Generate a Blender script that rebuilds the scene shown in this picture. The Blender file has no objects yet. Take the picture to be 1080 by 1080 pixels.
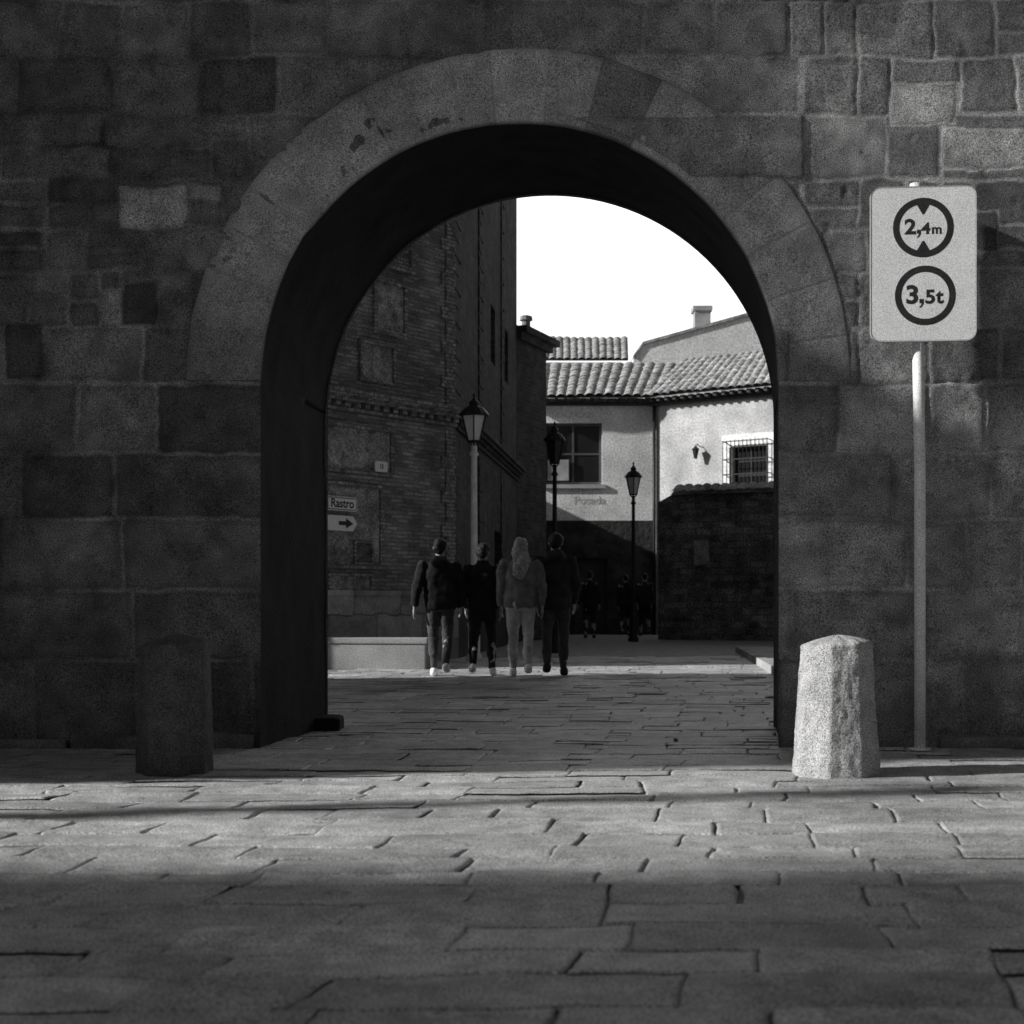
import bpy, bmesh, math, random
import numpy as np
from mathutils import Vector, Matrix, noise as mnoise
random.seed(7)
SC = bpy.context.scene
COL = SC.collection
F = 1543.0; H = 0.95; HY = 636.0
def P(px, py, Y): return ((px-540)/F*Y, Y, H-(py-HY)/F*Y)
def PXm(px, Y): return (px-540)/F*Y
def PZm(py, Y): return H+(HY-py)/F*Y

# ------------------------------------------------------------------ materials
def mat(name, c, var=0.25, ns=6.0, grain=0.35, gs=160.0, bump=0.3, bs=60.0, rough=0.85, attr=False, metallic=0.0, brick=None, bdist=0.004, stain=0.0):
    m = bpy.data.materials.new(name); m.use_nodes = True
    nt = m.node_tree; N = nt.nodes; L = nt.links
    b = N['Principled BSDF']; b.inputs['Roughness'].default_value = rough; b.inputs['Metallic'].default_value = metallic
    b.inputs['Specular IOR Level'].default_value = 0.3
    tc = N.new('ShaderNodeTexCoord')
    def noise(scale, detail=4):
        n = N.new('ShaderNodeTexNoise'); n.inputs['Scale'].default_value = scale; n.inputs['Detail'].default_value = detail
        L.new(tc.outputs['Object'], n.inputs['Vector']); return n.outputs['Fac']
    def mapr(s, a, bb, lo=0.3, hi=0.7):
        r = N.new('ShaderNodeMapRange'); r.inputs[1].default_value = lo; r.inputs[2].default_value = hi
        r.inputs[3].default_value = a; r.inputs[4].default_value = bb; L.new(s, r.inputs[0]); return r.outputs[0]
    def mul(a, bb):
        k = N.new('ShaderNodeMath'); k.operation = 'MULTIPLY'
        for i, s in enumerate((a, bb)):
            if isinstance(s, (int, float)): k.inputs[i].default_value = s
            else: L.new(s, k.inputs[i])
        return k.outputs[0]
    v = mul(mapr(noise(ns), 1-var, 1+var), c)
    if grain: v = mul(v, mapr(noise(gs, 1), 1-grain, 1+grain))
    if stain: v = mul(v, mapr(noise(0.9, 6), 1-stain, 1+stain*0.4, 0.35, 0.6))
    if attr:
        a = N.new('ShaderNodeAttribute'); a.attribute_name = 'tone'; v = mul(v, a.outputs['Fac'])
    hsrc = noise(bs, 6)
    if brick:
        bw, bh, mort, dark = brick
        sp = N.new('ShaderNodeSeparateXYZ'); L.new(tc.outputs['Object'], sp.inputs[0])
        cb = N.new('ShaderNodeCombineXYZ'); L.new(sp.outputs[0], cb.inputs[0]); L.new(sp.outputs[2], cb.inputs[1])
        ds = N.new('ShaderNodeTexNoise'); ds.inputs['Scale'].default_value = 5; L.new(tc.outputs['Object'], ds.inputs['Vector'])
        mx = N.new('ShaderNodeVectorMath'); mx.operation = 'MULTIPLY_ADD'
        L.new(ds.outputs['Color'], mx.inputs[0]); mx.inputs[1].default_value = (bh*0.35,)*3; L.new(cb.outputs[0], mx.inputs[2])
        bt = N.new('ShaderNodeTexBrick'); L.new(mx.outputs[0], bt.inputs['Vector'])
        bt.inputs['Scale'].default_value = 1.0; bt.inputs['Brick Width'].default_value = bw; bt.inputs['Row Height'].default_value = bh
        bt.inputs['Mortar Size'].default_value = mort; bt.inputs['Mortar Smooth'].default_value = 0.3
        bt.inputs['Color1'].default_value = (0.6,)*3+(1,); bt.inputs['Color2'].default_value = (1.35,)*3+(1,)
        bt.inputs['Mortar'].default_value = (dark,)*3+(1,)
        v = mul(v, bt.outputs['Color'])
        sub = N.new('ShaderNodeMath'); sub.operation = 'SUBTRACT'
        L.new(mul(hsrc, 0.5), sub.inputs[0]); L.new(bt.outputs['Fac'], sub.inputs[1]); hsrc = sub.outputs[0]
    cc = N.new('ShaderNodeCombineColor')
    for i in range(3): L.new(v, cc.inputs[i])
    L.new(cc.outputs[0], b.inputs['Base Color'])
    if bump:
        bp = N.new('ShaderNodeBump'); bp.inputs['Strength'].default_value = bump; bp.inputs['Distance'].default_value = bdist if not brick else 0.02
        L.new(hsrc, bp.inputs['Height']); L.new(bp.outputs[0], b.inputs['Normal'])
    return m

M = {}
M['wall'] = mat('ashlar_stone', 0.28, 0.25, 5, 0.72, 140, 0.35, 45, 0.92, attr=True, bdist=0.003, stain=0.22)
M['ring'] = mat('voussoir_stone', 0.46, 0.16, 5, 0.65, 140, 0.35, 50, 0.92, attr=True, bdist=0.003, stain=0.12)
M['vault'] = mat('shaded_vault_stone', 0.016, 0.35, 4, 0.4, 120, 0.7, 40, 0.95, bdist=0.01)  # passage shade put into the colour: stone made nearly black
M['core'] = mat('rear_wall_stone', 0.16, 0.35, 3, 0.35, 90, 0.8, 30, 0.95, bdist=0.02)
M['tower'] = mat('tower_stone', 0.22, 0.35, 3, 0.35, 90, 0.8, 30, 0.95, bdist=0.02)
M['pave'] = mat('paving_stone', 0.42, 0.26, 7, 0.7, 140, 0.6, 30, 0.62, attr=True, bdist=0.006, stain=0.25)
M['joint'] = mat('joint_dirt', 0.20, 0.3, 9, 0.6, 110, 0.5, 40, 0.95)
M['street'] = mat('street_paving', 0.34, 0.3, 5, 0.4, 40, 0.5, 30, 0.85)
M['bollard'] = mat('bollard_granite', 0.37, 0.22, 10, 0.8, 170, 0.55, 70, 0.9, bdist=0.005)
M['bollard_dark'] = mat('shaded_granite', 0.085, 0.25, 14, 0.7, 140, 0.7, 55, 0.9, bdist=0.006)  # shade on the left bollard put into its colour as darker granite
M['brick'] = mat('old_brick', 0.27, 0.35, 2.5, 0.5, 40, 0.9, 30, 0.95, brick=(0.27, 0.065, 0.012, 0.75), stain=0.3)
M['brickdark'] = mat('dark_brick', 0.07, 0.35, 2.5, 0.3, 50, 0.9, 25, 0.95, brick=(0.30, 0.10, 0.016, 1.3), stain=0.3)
M['brickframe'] = mat('brick_frame', 0.30, 0.35, 9, 0.5, 40, 0.9, 30, 0.95, brick=(0.13, 0.065, 0.012, 0.6))
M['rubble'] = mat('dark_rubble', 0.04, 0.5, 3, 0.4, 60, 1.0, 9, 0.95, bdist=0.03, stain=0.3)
M['garden'] = mat('garden_wall_stone', 0.17, 0.5, 3, 0.7, 22, 0.9, 9, 0.95, brick=(0.42, 0.17, 0.02, 0.8), stain=0.4)
M['plinth'] = mat('granite_plinth', 0.36, 0.25, 4, 0.35, 80, 0.6, 30, 0.9, brick=(1.1, 0.42, 0.015, 0.5))
M['plaster'] = mat('aged_plaster', 0.38, 0.25, 3, 0.25, 60, 0.5, 20, 0.95)
M['infill'] = mat('stained_plaster', 0.33, 0.45, 5, 0.5, 40, 0.6, 20, 0.95, stain=0.4)
M['white'] = mat('whitewashed_render', 0.74, 0.12, 2.0, 0.3, 20, 0.4, 12, 0.95, stain=0.2)
M['gable'] = mat('pale_gable_render', 0.84, 0.08, 1.5, 0.25, 12, 0.3, 8, 0.95, stain=0.12)
M['cream'] = mat('pale_render', 0.50, 0.14, 2.0, 0.3, 20, 0.4, 12, 0.95, stain=0.25)
M['lowwall'] = mat('weathered_whitewash', 0.29, 0.15, 2.0, 0.3, 60, 0.2, 12, 0.95, stain=0.25)
M['tile'] = mat('clay_tile', 0.36, 0.45, 3.5, 0.5, 20, 0.6, 16, 0.9)
M['wood'] = mat('dark_wood', 0.05, 0.3, 8, 0.2, 60, 0.3, 40, 0.7)
M['winframe'] = mat('grey_window_frame', 0.10, 0.2, 8, 0.2, 60, 0.3, 40, 0.7)
M['iron'] = mat('black_iron', 0.02, 0.2, 10, 0.1, 60, 0.2, 60, 0.5)
M['glass'] = mat('window_glass', 0.02, 0.2, 2, 0, 60, 0, 10, 0.12)
M['lampglass'] = mat('frosted_lamp_glass', 0.75, 0.1, 4, 0.1, 60, 0.1, 30, 0.3)
M['postgrey'] = mat('grey_post_paint', 0.80, 0.15, 6, 0.2, 90, 0.2, 60, 0.6)
M['galv'] = mat('galvanised_steel', 0.82, 0.10, 9, 0.35, 140, 0.2, 60, 0.5)
M['signwhite'] = mat('sign_white_paint', 0.80, 0.05, 6, 0.30, 150, 0.05, 90, 0.5)
M['plaque'] = mat('white_plaque', 0.88, 0.03, 6, 0.05, 60, 0.0, 60, 0.4)
M['signblack'] = mat('sign_black_paint', 0.03, 0.2, 9, 0.6, 140, 0.05, 60, 0.5)
M['signgrey'] = mat('sign_edge_grey', 0.45, 0.1, 9, 0.3, 120, 0.05, 60, 0.5)
M['faint'] = mat('faded_lettering', 0.55, 0.2, 9, 0.3, 60, 0.05, 60, 0.8)
M['faint2'] = mat('grey_lettering', 0.50, 0.2, 9, 0.3, 60, 0.05, 60, 0.8)
M['skin'] = mat('skin', 0.35, 0.08, 12, 0.05, 90, 0.1, 60, 0.6)
M['black_cloth'] = mat('black_cloth', 0.022, 0.3, 10, 0.2, 120, 0.4, 30, 0.95)
M['dark_cloth'] = mat('dark_cloth', 0.035, 0.3, 10, 0.2, 120, 0.4, 30, 0.95)
M['grey_cloth'] = mat('grey_cloth', 0.20, 0.35, 9, 0.25, 120, 0.4, 30, 0.95)
M['jeans_dark'] = mat('dark_jeans', 0.075, 0.3, 10, 0.25, 120, 0.4, 30, 0.95)
M['jeans_light'] = mat('light_jeans', 0.55, 0.25, 10, 0.2, 120, 0.4, 30, 0.95)
M['shoe_white'] = mat('white_shoe', 0.88, 0.05, 10, 0.1, 90, 0.1, 60, 0.6)
M['shoe_dark'] = mat('dark_shoe', 0.03, 0.2, 10, 0.1, 90, 0.1, 60, 0.6)
M['hair_dark'] = mat('dark_hair', 0.015, 0.3, 30, 0.3, 150, 0.4, 90, 0.6)
M['hair_fair'] = mat('fair_hair', 0.36, 0.4, 30, 0.3, 150, 0.4, 90, 0.6)
M['leaf'] = mat('leaf', 0.08, 0.3, 3, 0.1, 60, 0, 30, 0.8)
M['bark'] = mat('bark', 0.12, 0.3, 9, 0.2, 60, 0.6, 20, 0.95)

# ------------------------------------------------------------------ helpers
def setp(o, label=None, cat=None, group=None, kind=None):
    if label: o['label'] = label
    if cat: o['category'] = cat
    if group: o['group'] = group
    if kind: o['kind'] = kind
    return o
def empty(name, loc, label, cat, group=None):
    o = bpy.data.objects.new(name, None); COL.objects.link(o); o.location = loc; o.empty_display_size = 0.2
    return setp(o, label, cat, group)
ORIG = {}
def link(name, me, m, parent=None, smooth=False, loc=(0,0,0), rotz=0.0):
    """mesh is in the local frame given by world loc + rotz"""
    o = bpy.data.objects.new(name, me); COL.objects.link(o)
    if m: me.materials.append(m)
    if smooth: me.polygons.foreach_set('use_smooth', [True]*len(me.polygons))
    W = Matrix.Translation(Vector(loc)) @ Matrix.Rotation(rotz, 4, 'Z')
    if parent:
        PW = ORIG.get(parent.name, Matrix.Translation(parent.location))
        o.parent = parent; L = PW.inverted() @ W
    else: L = W
    o.location = L.to_translation(); o.rotation_euler = L.to_euler()
    ORIG[o.name] = W
    return o
def bobj(name, bm, m, parent=None, smooth=False, loc=(0,0,0), rotz=0.0, recalc=True):
    if recalc: bmesh.ops.recalc_face_normals(bm, faces=bm.faces)
    me = bpy.data.meshes.new(name); bm.to_mesh(me); bm.free()
    return link(name, me, m, parent, smooth, loc, rotz)
def box(bm, a, b, bev=0):
    x0,y0,z0 = a; x1,y1,z1 = b
    vs = [bm.verts.new(p) for p in ((x0,y0,z0),(x1,y0,z0),(x1,y1,z0),(x0,y1,z0),(x0,y0,z1),(x1,y0,z1),(x1,y1,z1),(x0,y1,z1))]
    fs = [bm.faces.new([vs[i] for i in f]) for f in ((0,3,2,1),(4,5,6,7),(0,1,5,4),(1,2,6,5),(2,3,7,6),(3,0,4,7))]
    if bev:
        es = {e for f in fs for e in f.edges}
        bmesh.ops.bevel(bm, geom=list(es), offset=bev, segments=2, affect='EDGES', profile=0.6)
def lathe(bm, prof, n=24, c=(0,0), phase=0.0, sq=0.0):
    rings = []
    for r, z in prof:
        rings.append([bm.verts.new((c[0]+max(r,1e-4)*math.cos(phase+2*math.pi*i/n), c[1]+max(r,1e-4)*math.sin(phase+2*math.pi*i/n), z)) for i in range(n)])
    for a, b in zip(rings, rings[1:]):
        for i in range(n): bm.faces.new((a[i], a[(i+1)%n], b[(i+1)%n], b[i]))
    bm.faces.new(rings[0][::-1]); bm.faces.new(rings[-1])
def prism(bm, poly, y0, y1):
    a = [bm.verts.new((x,y0,z)) for x,z in poly]; b = [bm.verts.new((x,y1,z)) for x,z in poly]
    bm.faces.new(a); bm.faces.new(b[::-1]); n = len(poly)
    for i in range(n): bm.faces.new((a[i], b[i], b[(i+1)%n], a[(i+1)%n]))
def tube(bm, pts, rad, n=10):
    pts = [Vector(p) for p in pts]; rings = []
    for i, p in enumerate(pts):
        d = (pts[min(i+1,len(pts)-1)]-pts[max(i-1,0)]).normalized()
        ref = Vector((0,1,0)) if abs(d.y) < 0.9 else Vector((1,0,0))
        u = d.cross(ref).normalized(); v = d.cross(u)
        r = rad[i] if hasattr(rad, '__len__') else rad
        rings.append([bm.verts.new(p+u*r*math.cos(2*math.pi*k/n)+v*r*math.sin(2*math.pi*k/n)) for k in range(n)])
    for a, b in zip(rings, rings[1:]):
        for k in range(n): bm.faces.new((a[k], a[(k+1)%n], b[(k+1)%n], b[k]))
    bm.faces.new(rings[0][::-1]); bm.faces.new(rings[-1])
def ball(bm, c, r, sub=2):
    r = r if hasattr(r, '__len__') else (r,r,r)
    mt = Matrix.Translation(Vector(c)) @ Matrix.Diagonal((*r,1))
    bmesh.ops.create_icosphere(bm, subdivisions=sub, radius=1, matrix=mt)
def textmesh(s, size, bold=0.0, ext=0.0):
    cu = bpy.data.curves.new('t', 'FONT'); cu.body = s; cu.size = size; cu.offset = bold; cu.extrude = ext
    cu.align_x = 'CENTER'; cu.align_y = 'CENTER'
    o = bpy.data.objects.new('t', cu); COL.objects.link(o)
    dg = bpy.context.evaluated_depsgraph_get()
    me = bpy.data.meshes.new_from_object(o.evaluated_get(dg)); bpy.data.objects.remove(o)
    me.transform(Matrix.Rotation(math.pi/2, 4, 'X'))
    return me
rs = np.random.RandomState(3); TAB = rs.rand(256,256)
def vn(x, y, s, seed=0):
    x = np.asarray(x)*s+seed*17.3; y = np.asarray(y)*s+seed*9.1
    xi = np.floor(x).astype(int); yi = np.floor(y).astype(int); fx = x-xi; fy = y-yi
    fx = fx*fx*(3-2*fx); fy = fy*fy*(3-2*fy)
    a = TAB[xi%256, yi%256]; b = TAB[(xi+1)%256, yi%256]; c = TAB[xi%256, (yi+1)%256]; d = TAB[(xi+1)%256, (yi+1)%256]
    return (a*(1-fx)+b*fx)*(1-fy)+(c*(1-fx)+d*fx)*fy - 0.5
def fbm(x, y, s, seed=0, o=4):
    t = 0; a = 1
    for i in range(o): t = t+a*vn(x, y, s*2**i, seed+i); a *= 0.5
    return t
def gridmesh(name, X, Yv, Z, mask=None, tone=None):
    n, k = X.shape
    co = np.stack([X, Yv, Z], -1).reshape(-1,3)
    idx = np.arange(n*k).reshape(n,k)
    q = np.stack([idx[:-1,:-1], idx[1:,:-1], idx[1:,1:], idx[:-1,1:]], -1)
    q = q[mask] if mask is not None else q.reshape(-1,4)
    me = bpy.data.meshes.new(name)
    me.vertices.add(len(co)); me.vertices.foreach_set('co', co.ravel().astype(np.float32))
    me.loops.add(q.size); me.loops.foreach_set('vertex_index', q.ravel().astype(np.int32))
    me.polygons.add(len(q)); me.polygons.foreach_set('loop_start', (np.arange(len(q))*4).astype(np.int32))
    me.update(calc_edges=True); me.validate()
    if tone is not None:
        at = me.attributes.new('tone', 'FLOAT', 'POINT'); at.data.foreach_set('value', tone.ravel().astype(np.float32))
    return me

# ------------------------------------------------------------------ city wall with gateway
YW = 9.6; S = F/YW
CX = PXm(548, YW); CZ = PZm(401, YW); R = 1.70
XL = CX-R; XR = CX+R
YB = 11.16; SKEW = 0.245; WH = 7.0
wall = empty('city_wall', (0, YW, 0), 'old stone city wall of large ashlar blocks pierced by a round arched gateway', 'wall')
ys = [792,695,622,548,478,405,345,285,240,190,122,60,0,-65,-135,-200,-270,-345]
cuts = {0:[145,220,268,905,975,1018],1:[140,835,980,1080],2:[0,130,955,1020,1078],3:[22,122,940,1045],4:[80,165,885,980,1040],5:[45,150,205,835,905,980,1055],
 6:[30,72,105,127,165,205,835,905,955,1030],7:[48,90,150,190,870,912,960,1032],8:[50,125,197,235,845,905,955,1025],9:[0,222,262,850,935,992,1085],
 10:[20,120,212,292,845,905,940,1010,1070],11:[65,130,200,265,345,430,512,600,680,755,830,868,905,985,1050]}
blocks = []
rb = random.Random(11)
for r in range(len(ys)-1):
    z0 = PZm(ys[r], YW); z1 = PZm(ys[r+1], YW)
    c = [PXm(p, YW) for p in cuts.get(r, [])]
    if not c: c = [0.1]
    lo = min(c); hi = max(c)
    while lo > -26: lo -= rb.uniform(0.45,0.95); c.append(lo)
    while hi < 17: hi += rb.uniform(0.45,0.95); c.append(hi)
    c.sort()
    if r >= 12:
        c2 = [-26]
        while c2[-1] < 17: c2.append(c2[-1]+rb.uniform(0.4,0.9))
        c = c2
    for a, b in zip(c, c[1:]):
        t = rb.uniform(0.70,1.22)
        if rb.random() < 0.10: t *= 0.62
        pxm = 540+(a+b)/2*S
        rubble = (6 <= r <= 9 and (pxm < 245)) or (6 <= r <= 11 and pxm > 860) or (r == 8 and pxm < 300)
        if rubble and rb.random() < (0.66 if pxm < 300 else 0.28):
            zm = z0+(z1-z0)*rb.uniform(0.35,0.65)
            if b-a > 0.40 and rb.random() < 0.7:
                am = a+(b-a)*rb.uniform(0.35,0.65)
                blocks += [(a,am,zm,z1,t*rb.uniform(.7,1.2)),(am,b,zm,z1,t*rb.uniform(.7,1.2))]
                am = a+(b-a)*rb.uniform(0.35,0.65)
                blocks += [(a,am,z0,zm,t*rb.uniform(.7,1.2)),(am,b,z0,zm,t*rb.uniform(.7,1.2))]
            else:
                blocks += [(a,b,zm,z1,t),(a,b,z0,zm,t*rb.uniform(.7,1.2))]
        else: blocks.append((a,b,z0,z1,t))
def spec(x0,x1,y0,y1,t): blocks.append((PXm(x0,YW),PXm(x1,YW),PZm(y1,YW),PZm(y0,YW),t))
spec(125,195,195,243,2.4); spec(940,1008,85,135,1.5); spec(992,1090,137,180,1.6); spec(105,127,303,342,2.0); spec(127,167,298,345,0.4)
spec(196,232,195,214,1.9); spec(1025,1052,222,268,0.4); spec(5,48,338,402,0.5)
def axis(a, f0, f1, b, fine, coarse, snaps=()):
    l = list(np.arange(a, f0, coarse)); l += list(np.arange(f0, f1, fine)); l += list(np.arange(f1, b+coarse, coarse))
    l = np.array(l)
    for s in snaps: l[np.argmin(abs(l-s))] = s
    return l
gx = axis(-24, -4.1, 4.1, 16, 0.0115, 0.06, (XL, XR)); gz = axis(0, 0.0, 5.1, WH, 0.0115, 0.06, (CZ,))
GX, GZ = np.meshgrid(gx, gz, indexing='ij')
rub = np.clip((GZ-2.6)/0.6, 0, 1)*np.clip((abs(GX-0.05)-1.9)/0.3, 0, 1)
lit = np.clip((GX-1.4)/1.0, 0, 1)*np.clip((GZ-2.0)/0.9, 0, 1)  # sunlit upper right; relief and tone are lowered there to dim the sun
wa = 0.022+0.020*rub
wx = GX+wa*fbm(GX, GZ, 2.6, 1)+0.014*fbm(GX, GZ, 11, 2); wz = GZ+wa*fbm(GX, GZ, 2.3, 5)+0.014*fbm(GX, GZ, 12, 7)
mort = (1.15+1.1*fbm(GX, GZ, 1.6, 51, 3))
hgt = np.full(GX.shape, -0.003); tone = mort.copy()
for k, (a, b, z0, z1, t) in enumerate(blocks):
    ia = np.searchsorted(gx, a-0.12); ib = np.searchsorted(gx, b+0.12); ja = np.searchsorted(gz, z0-0.12); jb = np.searchsorted(gz, z1+0.12)
    if ib-ia < 2 or jb-ja < 2: continue
    sl = (slice(ia,ib), slice(ja,jb))
    X = wx[sl]; Z = wz[sl]
    dx = np.minimum(X-a, b-X); dz = np.minimum(Z-z0, z1-Z)
    rr = 0.035
    ins = (dx > 0) & (dz > 0)
    d = np.minimum(dx, dz); cr = np.where((dx<rr)&(dz<rr), rr-np.sqrt((rr-np.clip(dx,0,rr))**2+(rr-np.clip(dz,0,rr))**2), d)
    jw = 0.003+0.012*np.clip(fbm(GX[sl], GZ[sl], 2.5, 40)+0.25, 0, 1)
    u = np.clip((cr-jw)/0.014, 0, 1); u = u*u*(3-2*u)
    rnd = rb.uniform(0.003,0.009); tx = rb.uniform(-.006,.006); tz = rb.uniform(-.006,.006)
    hh = u*(rnd+tx*(X-a)+tz*(Z-z0))+u*0.004*fbm(GX[sl], GZ[sl], 7, k%13)-(1-u)*0.003
    rim = 1-0.18*np.exp(-((cr-jw-0.02)/0.022)**2)
    hgt[sl] = np.where(ins, hh, hgt[sl]); tone[sl] = np.where(ins, (1-u)*mort[sl]*(0.6+0.4*min(t,1.3))+u*t*rim, tone[sl])
hgt += 0.004*fbm(GX, GZ, 18, 3, 3)
pits = np.clip(fbm(GX, GZ, 9, 21, 4)-0.42, 0, 1); hgt -= pits*0.04; tone *= 1-pits*1.2
hgt *= 1-0.62*lit
tone *= 1+0.45*fbm(GX, GZ, 1.2, 31, 3)
tone *= 1+0.45*fbm(GX, GZ, 9, 35, 4)
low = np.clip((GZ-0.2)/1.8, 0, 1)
tone *= np.where(GX < 0, 0.80*(0.55+0.45*low), 1.22*(0.72+0.28*low))  # uneven light put into the tone: left half darker, right lighter; base darker too
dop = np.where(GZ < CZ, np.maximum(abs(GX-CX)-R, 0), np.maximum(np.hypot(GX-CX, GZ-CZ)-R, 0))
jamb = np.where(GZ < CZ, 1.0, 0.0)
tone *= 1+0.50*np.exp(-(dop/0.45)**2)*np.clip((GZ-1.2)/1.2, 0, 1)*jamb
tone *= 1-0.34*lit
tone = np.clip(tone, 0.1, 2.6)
below = GZ < CZ+0.02
ed = np.minimum(abs(GX-XL), abs(GX-XR)); k = np.clip(ed/0.025, 0, 1)
hgt = np.where(below, hgt*k, hgt)
xm = (gx[:-1]+gx[1:])/2; zm = (gz[:-1]+gz[1:])/2
XM, ZM = np.meshgrid(xm, zm, indexing='ij')
hole = ((XM > XL) & (XM < XR) & (ZM < CZ)) | ((ZM >= CZ) & ((XM-CX)**2+(ZM-CZ)**2 < (R+0.05)**2))
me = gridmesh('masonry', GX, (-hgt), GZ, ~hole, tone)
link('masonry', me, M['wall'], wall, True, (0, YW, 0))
# arch ring of voussoirs
nt_, nr_ = 900, 46
th = np.linspace(0.0, math.pi, nt_); rr_ = np.linspace(0, 1, nr_)
TH, RR = np.meshgrid(th, rr_, indexing='ij')
vb = [-0.2]; rv = random.Random(5)
while vb[-1] < math.pi+0.2: vb.append(vb[-1]+rv.uniform(0.12,0.19))
tn = np.zeros(nt_); jd = np.full(nt_, 9.0)
wd = 0.475+0.03*vn(th*1.0, th*0, 2.0, 3)
for i in range(len(vb)-1):
    sel = (th >= vb[i]) & (th < vb[i+1]); t = rv.uniform(0.92,1.08)
    tn[sel] = t
    mid = (vb[i]+vb[i+1])/2
    if 1.22 < mid < 1.38: tn[sel] = 0.60
    if 1.40 < mid < 1.60: tn[sel] = 1.22
for b in vb: jd = np.minimum(jd, abs(th-b))
JD = (jd[:,None]*(R+0.5*RR)); W = wd[:,None]
edge_in = 0.010*np.clip(fbm(TH*R, RR*0+3, 3.5, 9, 3)+0.2, 0, 1)
RAD = R+RR*W+(1-RR)*edge_in+0.012*fbm(TH*2, RR*0, 6, 2)*RR
u = np.clip((JD-0.001)/0.014, 0, 1); w = np.clip((1-RR)*W/0.04, 0, 1); wi = np.clip(RR*W/0.025, 0, 1)
XX = CX+RAD*np.cos(TH); ZZ = CZ+RAD*np.sin(TH)
hh = 0.003*w*(0.75+0.25*u)*np.sqrt(wi)+0.003*fbm(XX, ZZ, 8, 4)*w+0.002*fbm(XX, ZZ, 30, 4, 2)*w+0.0065-0.002*(1-u)*w
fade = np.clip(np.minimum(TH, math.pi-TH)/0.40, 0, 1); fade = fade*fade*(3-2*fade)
litr = np.clip((XX-1.0)/0.8, 0, 1)  # sunlit right side of the ring, painted darker to temper the sun
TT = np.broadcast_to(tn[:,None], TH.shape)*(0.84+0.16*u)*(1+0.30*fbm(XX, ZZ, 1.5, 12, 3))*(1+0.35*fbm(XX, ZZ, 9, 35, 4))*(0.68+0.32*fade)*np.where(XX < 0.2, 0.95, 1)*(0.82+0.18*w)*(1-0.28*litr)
def addrow(A, first, last): return np.concatenate([first, A, last], 1)
XX = addrow(XX, XX[:, :1], XX[:, -1:]); ZZ = addrow(ZZ, ZZ[:, :1], ZZ[:, -1:]); YY = addrow(-hh, hh[:, :1]*0+0.06, hh[:, :1]*0+0.05); TT = addrow(TT, TT[:, :1]*0.3, TT[:, -1:])
link('arch_ring', gridmesh('arch_ring', XX, YY, ZZ, None, TT), M['ring'], wall, True, (0, YW, 0))
# vault and jambs (slightly skewed passage)
path = [(XL, z) for z in np.arange(-0.02, CZ, 0.06)]+[(CX-R*math.cos(a), CZ+R*math.sin(a)) for a in np.linspace(0, math.pi, 160)]+[(XR, z) for z in np.arange(CZ-0.06, -0.1, -0.06)]
path = np.array(path); dep = np.linspace(0, 1, 34)
A = path[:, None, :]; D = dep[None, :]
nx_ = np.where(A[...,1] >= CZ, (A[...,0]-CX)/R, np.sign(A[...,0]-CX)); nz_ = np.where(A[...,1] >= CZ, (A[...,1]-CZ)/R, 0)
arcl = np.concatenate([[0], np.cumsum(np.hypot(*np.diff(path, axis=0).T))])[:, None]
off = 0.022*np.abs(fbm(arcl+0*D, D*1.56, 2.2, 8))*np.clip(D*8, 0, 1)+0.010
VX = A[...,0]+off*nx_+SKEW*D; VZ = A[...,1]+off*nz_-0.056*D*(A[...,1] > CZ); VY = D*(YB-YW)+0*VX
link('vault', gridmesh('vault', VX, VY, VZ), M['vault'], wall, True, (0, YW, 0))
bm = bmesh.new()
def quad(bm, *p): bm.faces.new([bm.verts.new(q) for q in p])
yb = YB-YW; xl = XL+SKEW; xr = XR+SKEW; cz = CZ-0.056
quad(bm, (-24,yb,-.02),(xl,yb,-.02),(xl,yb,WH),(-24,yb,WH)); quad(bm, (xr,yb,-.02),(16,yb,-.02),(16,yb,WH),(xr,yb,WH))
aa = np.linspace(0, math.pi, 60)
for a, b in zip(aa, aa[1:]):
    xa, xb = (xl+xr)/2-R*math.cos(a), (xl+xr)/2-R*math.cos(b)
    quad(bm, (xa,yb,cz+R*math.sin(a)),(xb,yb,cz+R*math.sin(b)),(xb,yb,WH),(xa,yb,WH))
quad(bm, (-24,-0.05,WH),(16.1,-0.05,WH),(16.1,yb,WH),(-24,yb,WH)); quad(bm, (16,0,0),(16,yb,0),(16,yb,WH),(16,0,WH)); quad(bm, (-24,0,0),(-24,yb,0),(-24,yb,WH),(-24,0,WH))
bobj('rear_face', bm, M['core'], wall, False, (0, YW, 0))
def rock(bm, x0, x1, y0, y1, z1, seed):
    k = bmesh.new(); box(k, (x0,y0,-0.03),(x1,y1,z1), 0.03); bmesh.ops.subdivide_edges(k, edges=k.edges, cuts=2, use_grid_fill=True)
    for v in k.verts: v.co += Vector(mnoise.noise_vector(v.co*6+Vector((seed,0,0))))*0.018
    m2 = bpy.data.meshes.new('x'); k.to_mesh(m2); k.free(); bm.from_mesh(m2); bpy.data.meshes.remove(m2)
for i, (a, b) in enumerate([(-3.6,-2.9),(-2.88,-2.3),(-1.98,-1.7),(1.83,2.2),(2.78,3.4),(3.42,4.1),(4.12,4.9)]):
    bm = bmesh.new(); rock(bm, a, b, -0.09, 0.05, 0.06+0.02*(i%3), i); bobj('footing_stone', bm, M['core'], wall, True, (0, YW, 0))
bm = bmesh.new(); rock(bm, XL+SKEW-0.08, XL+SKEW+0.12, 1.25, 1.6, 0.10, 4)
bobj('guard_stone', bm, M['vault'], wall, True, (0, YW, 0))

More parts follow.
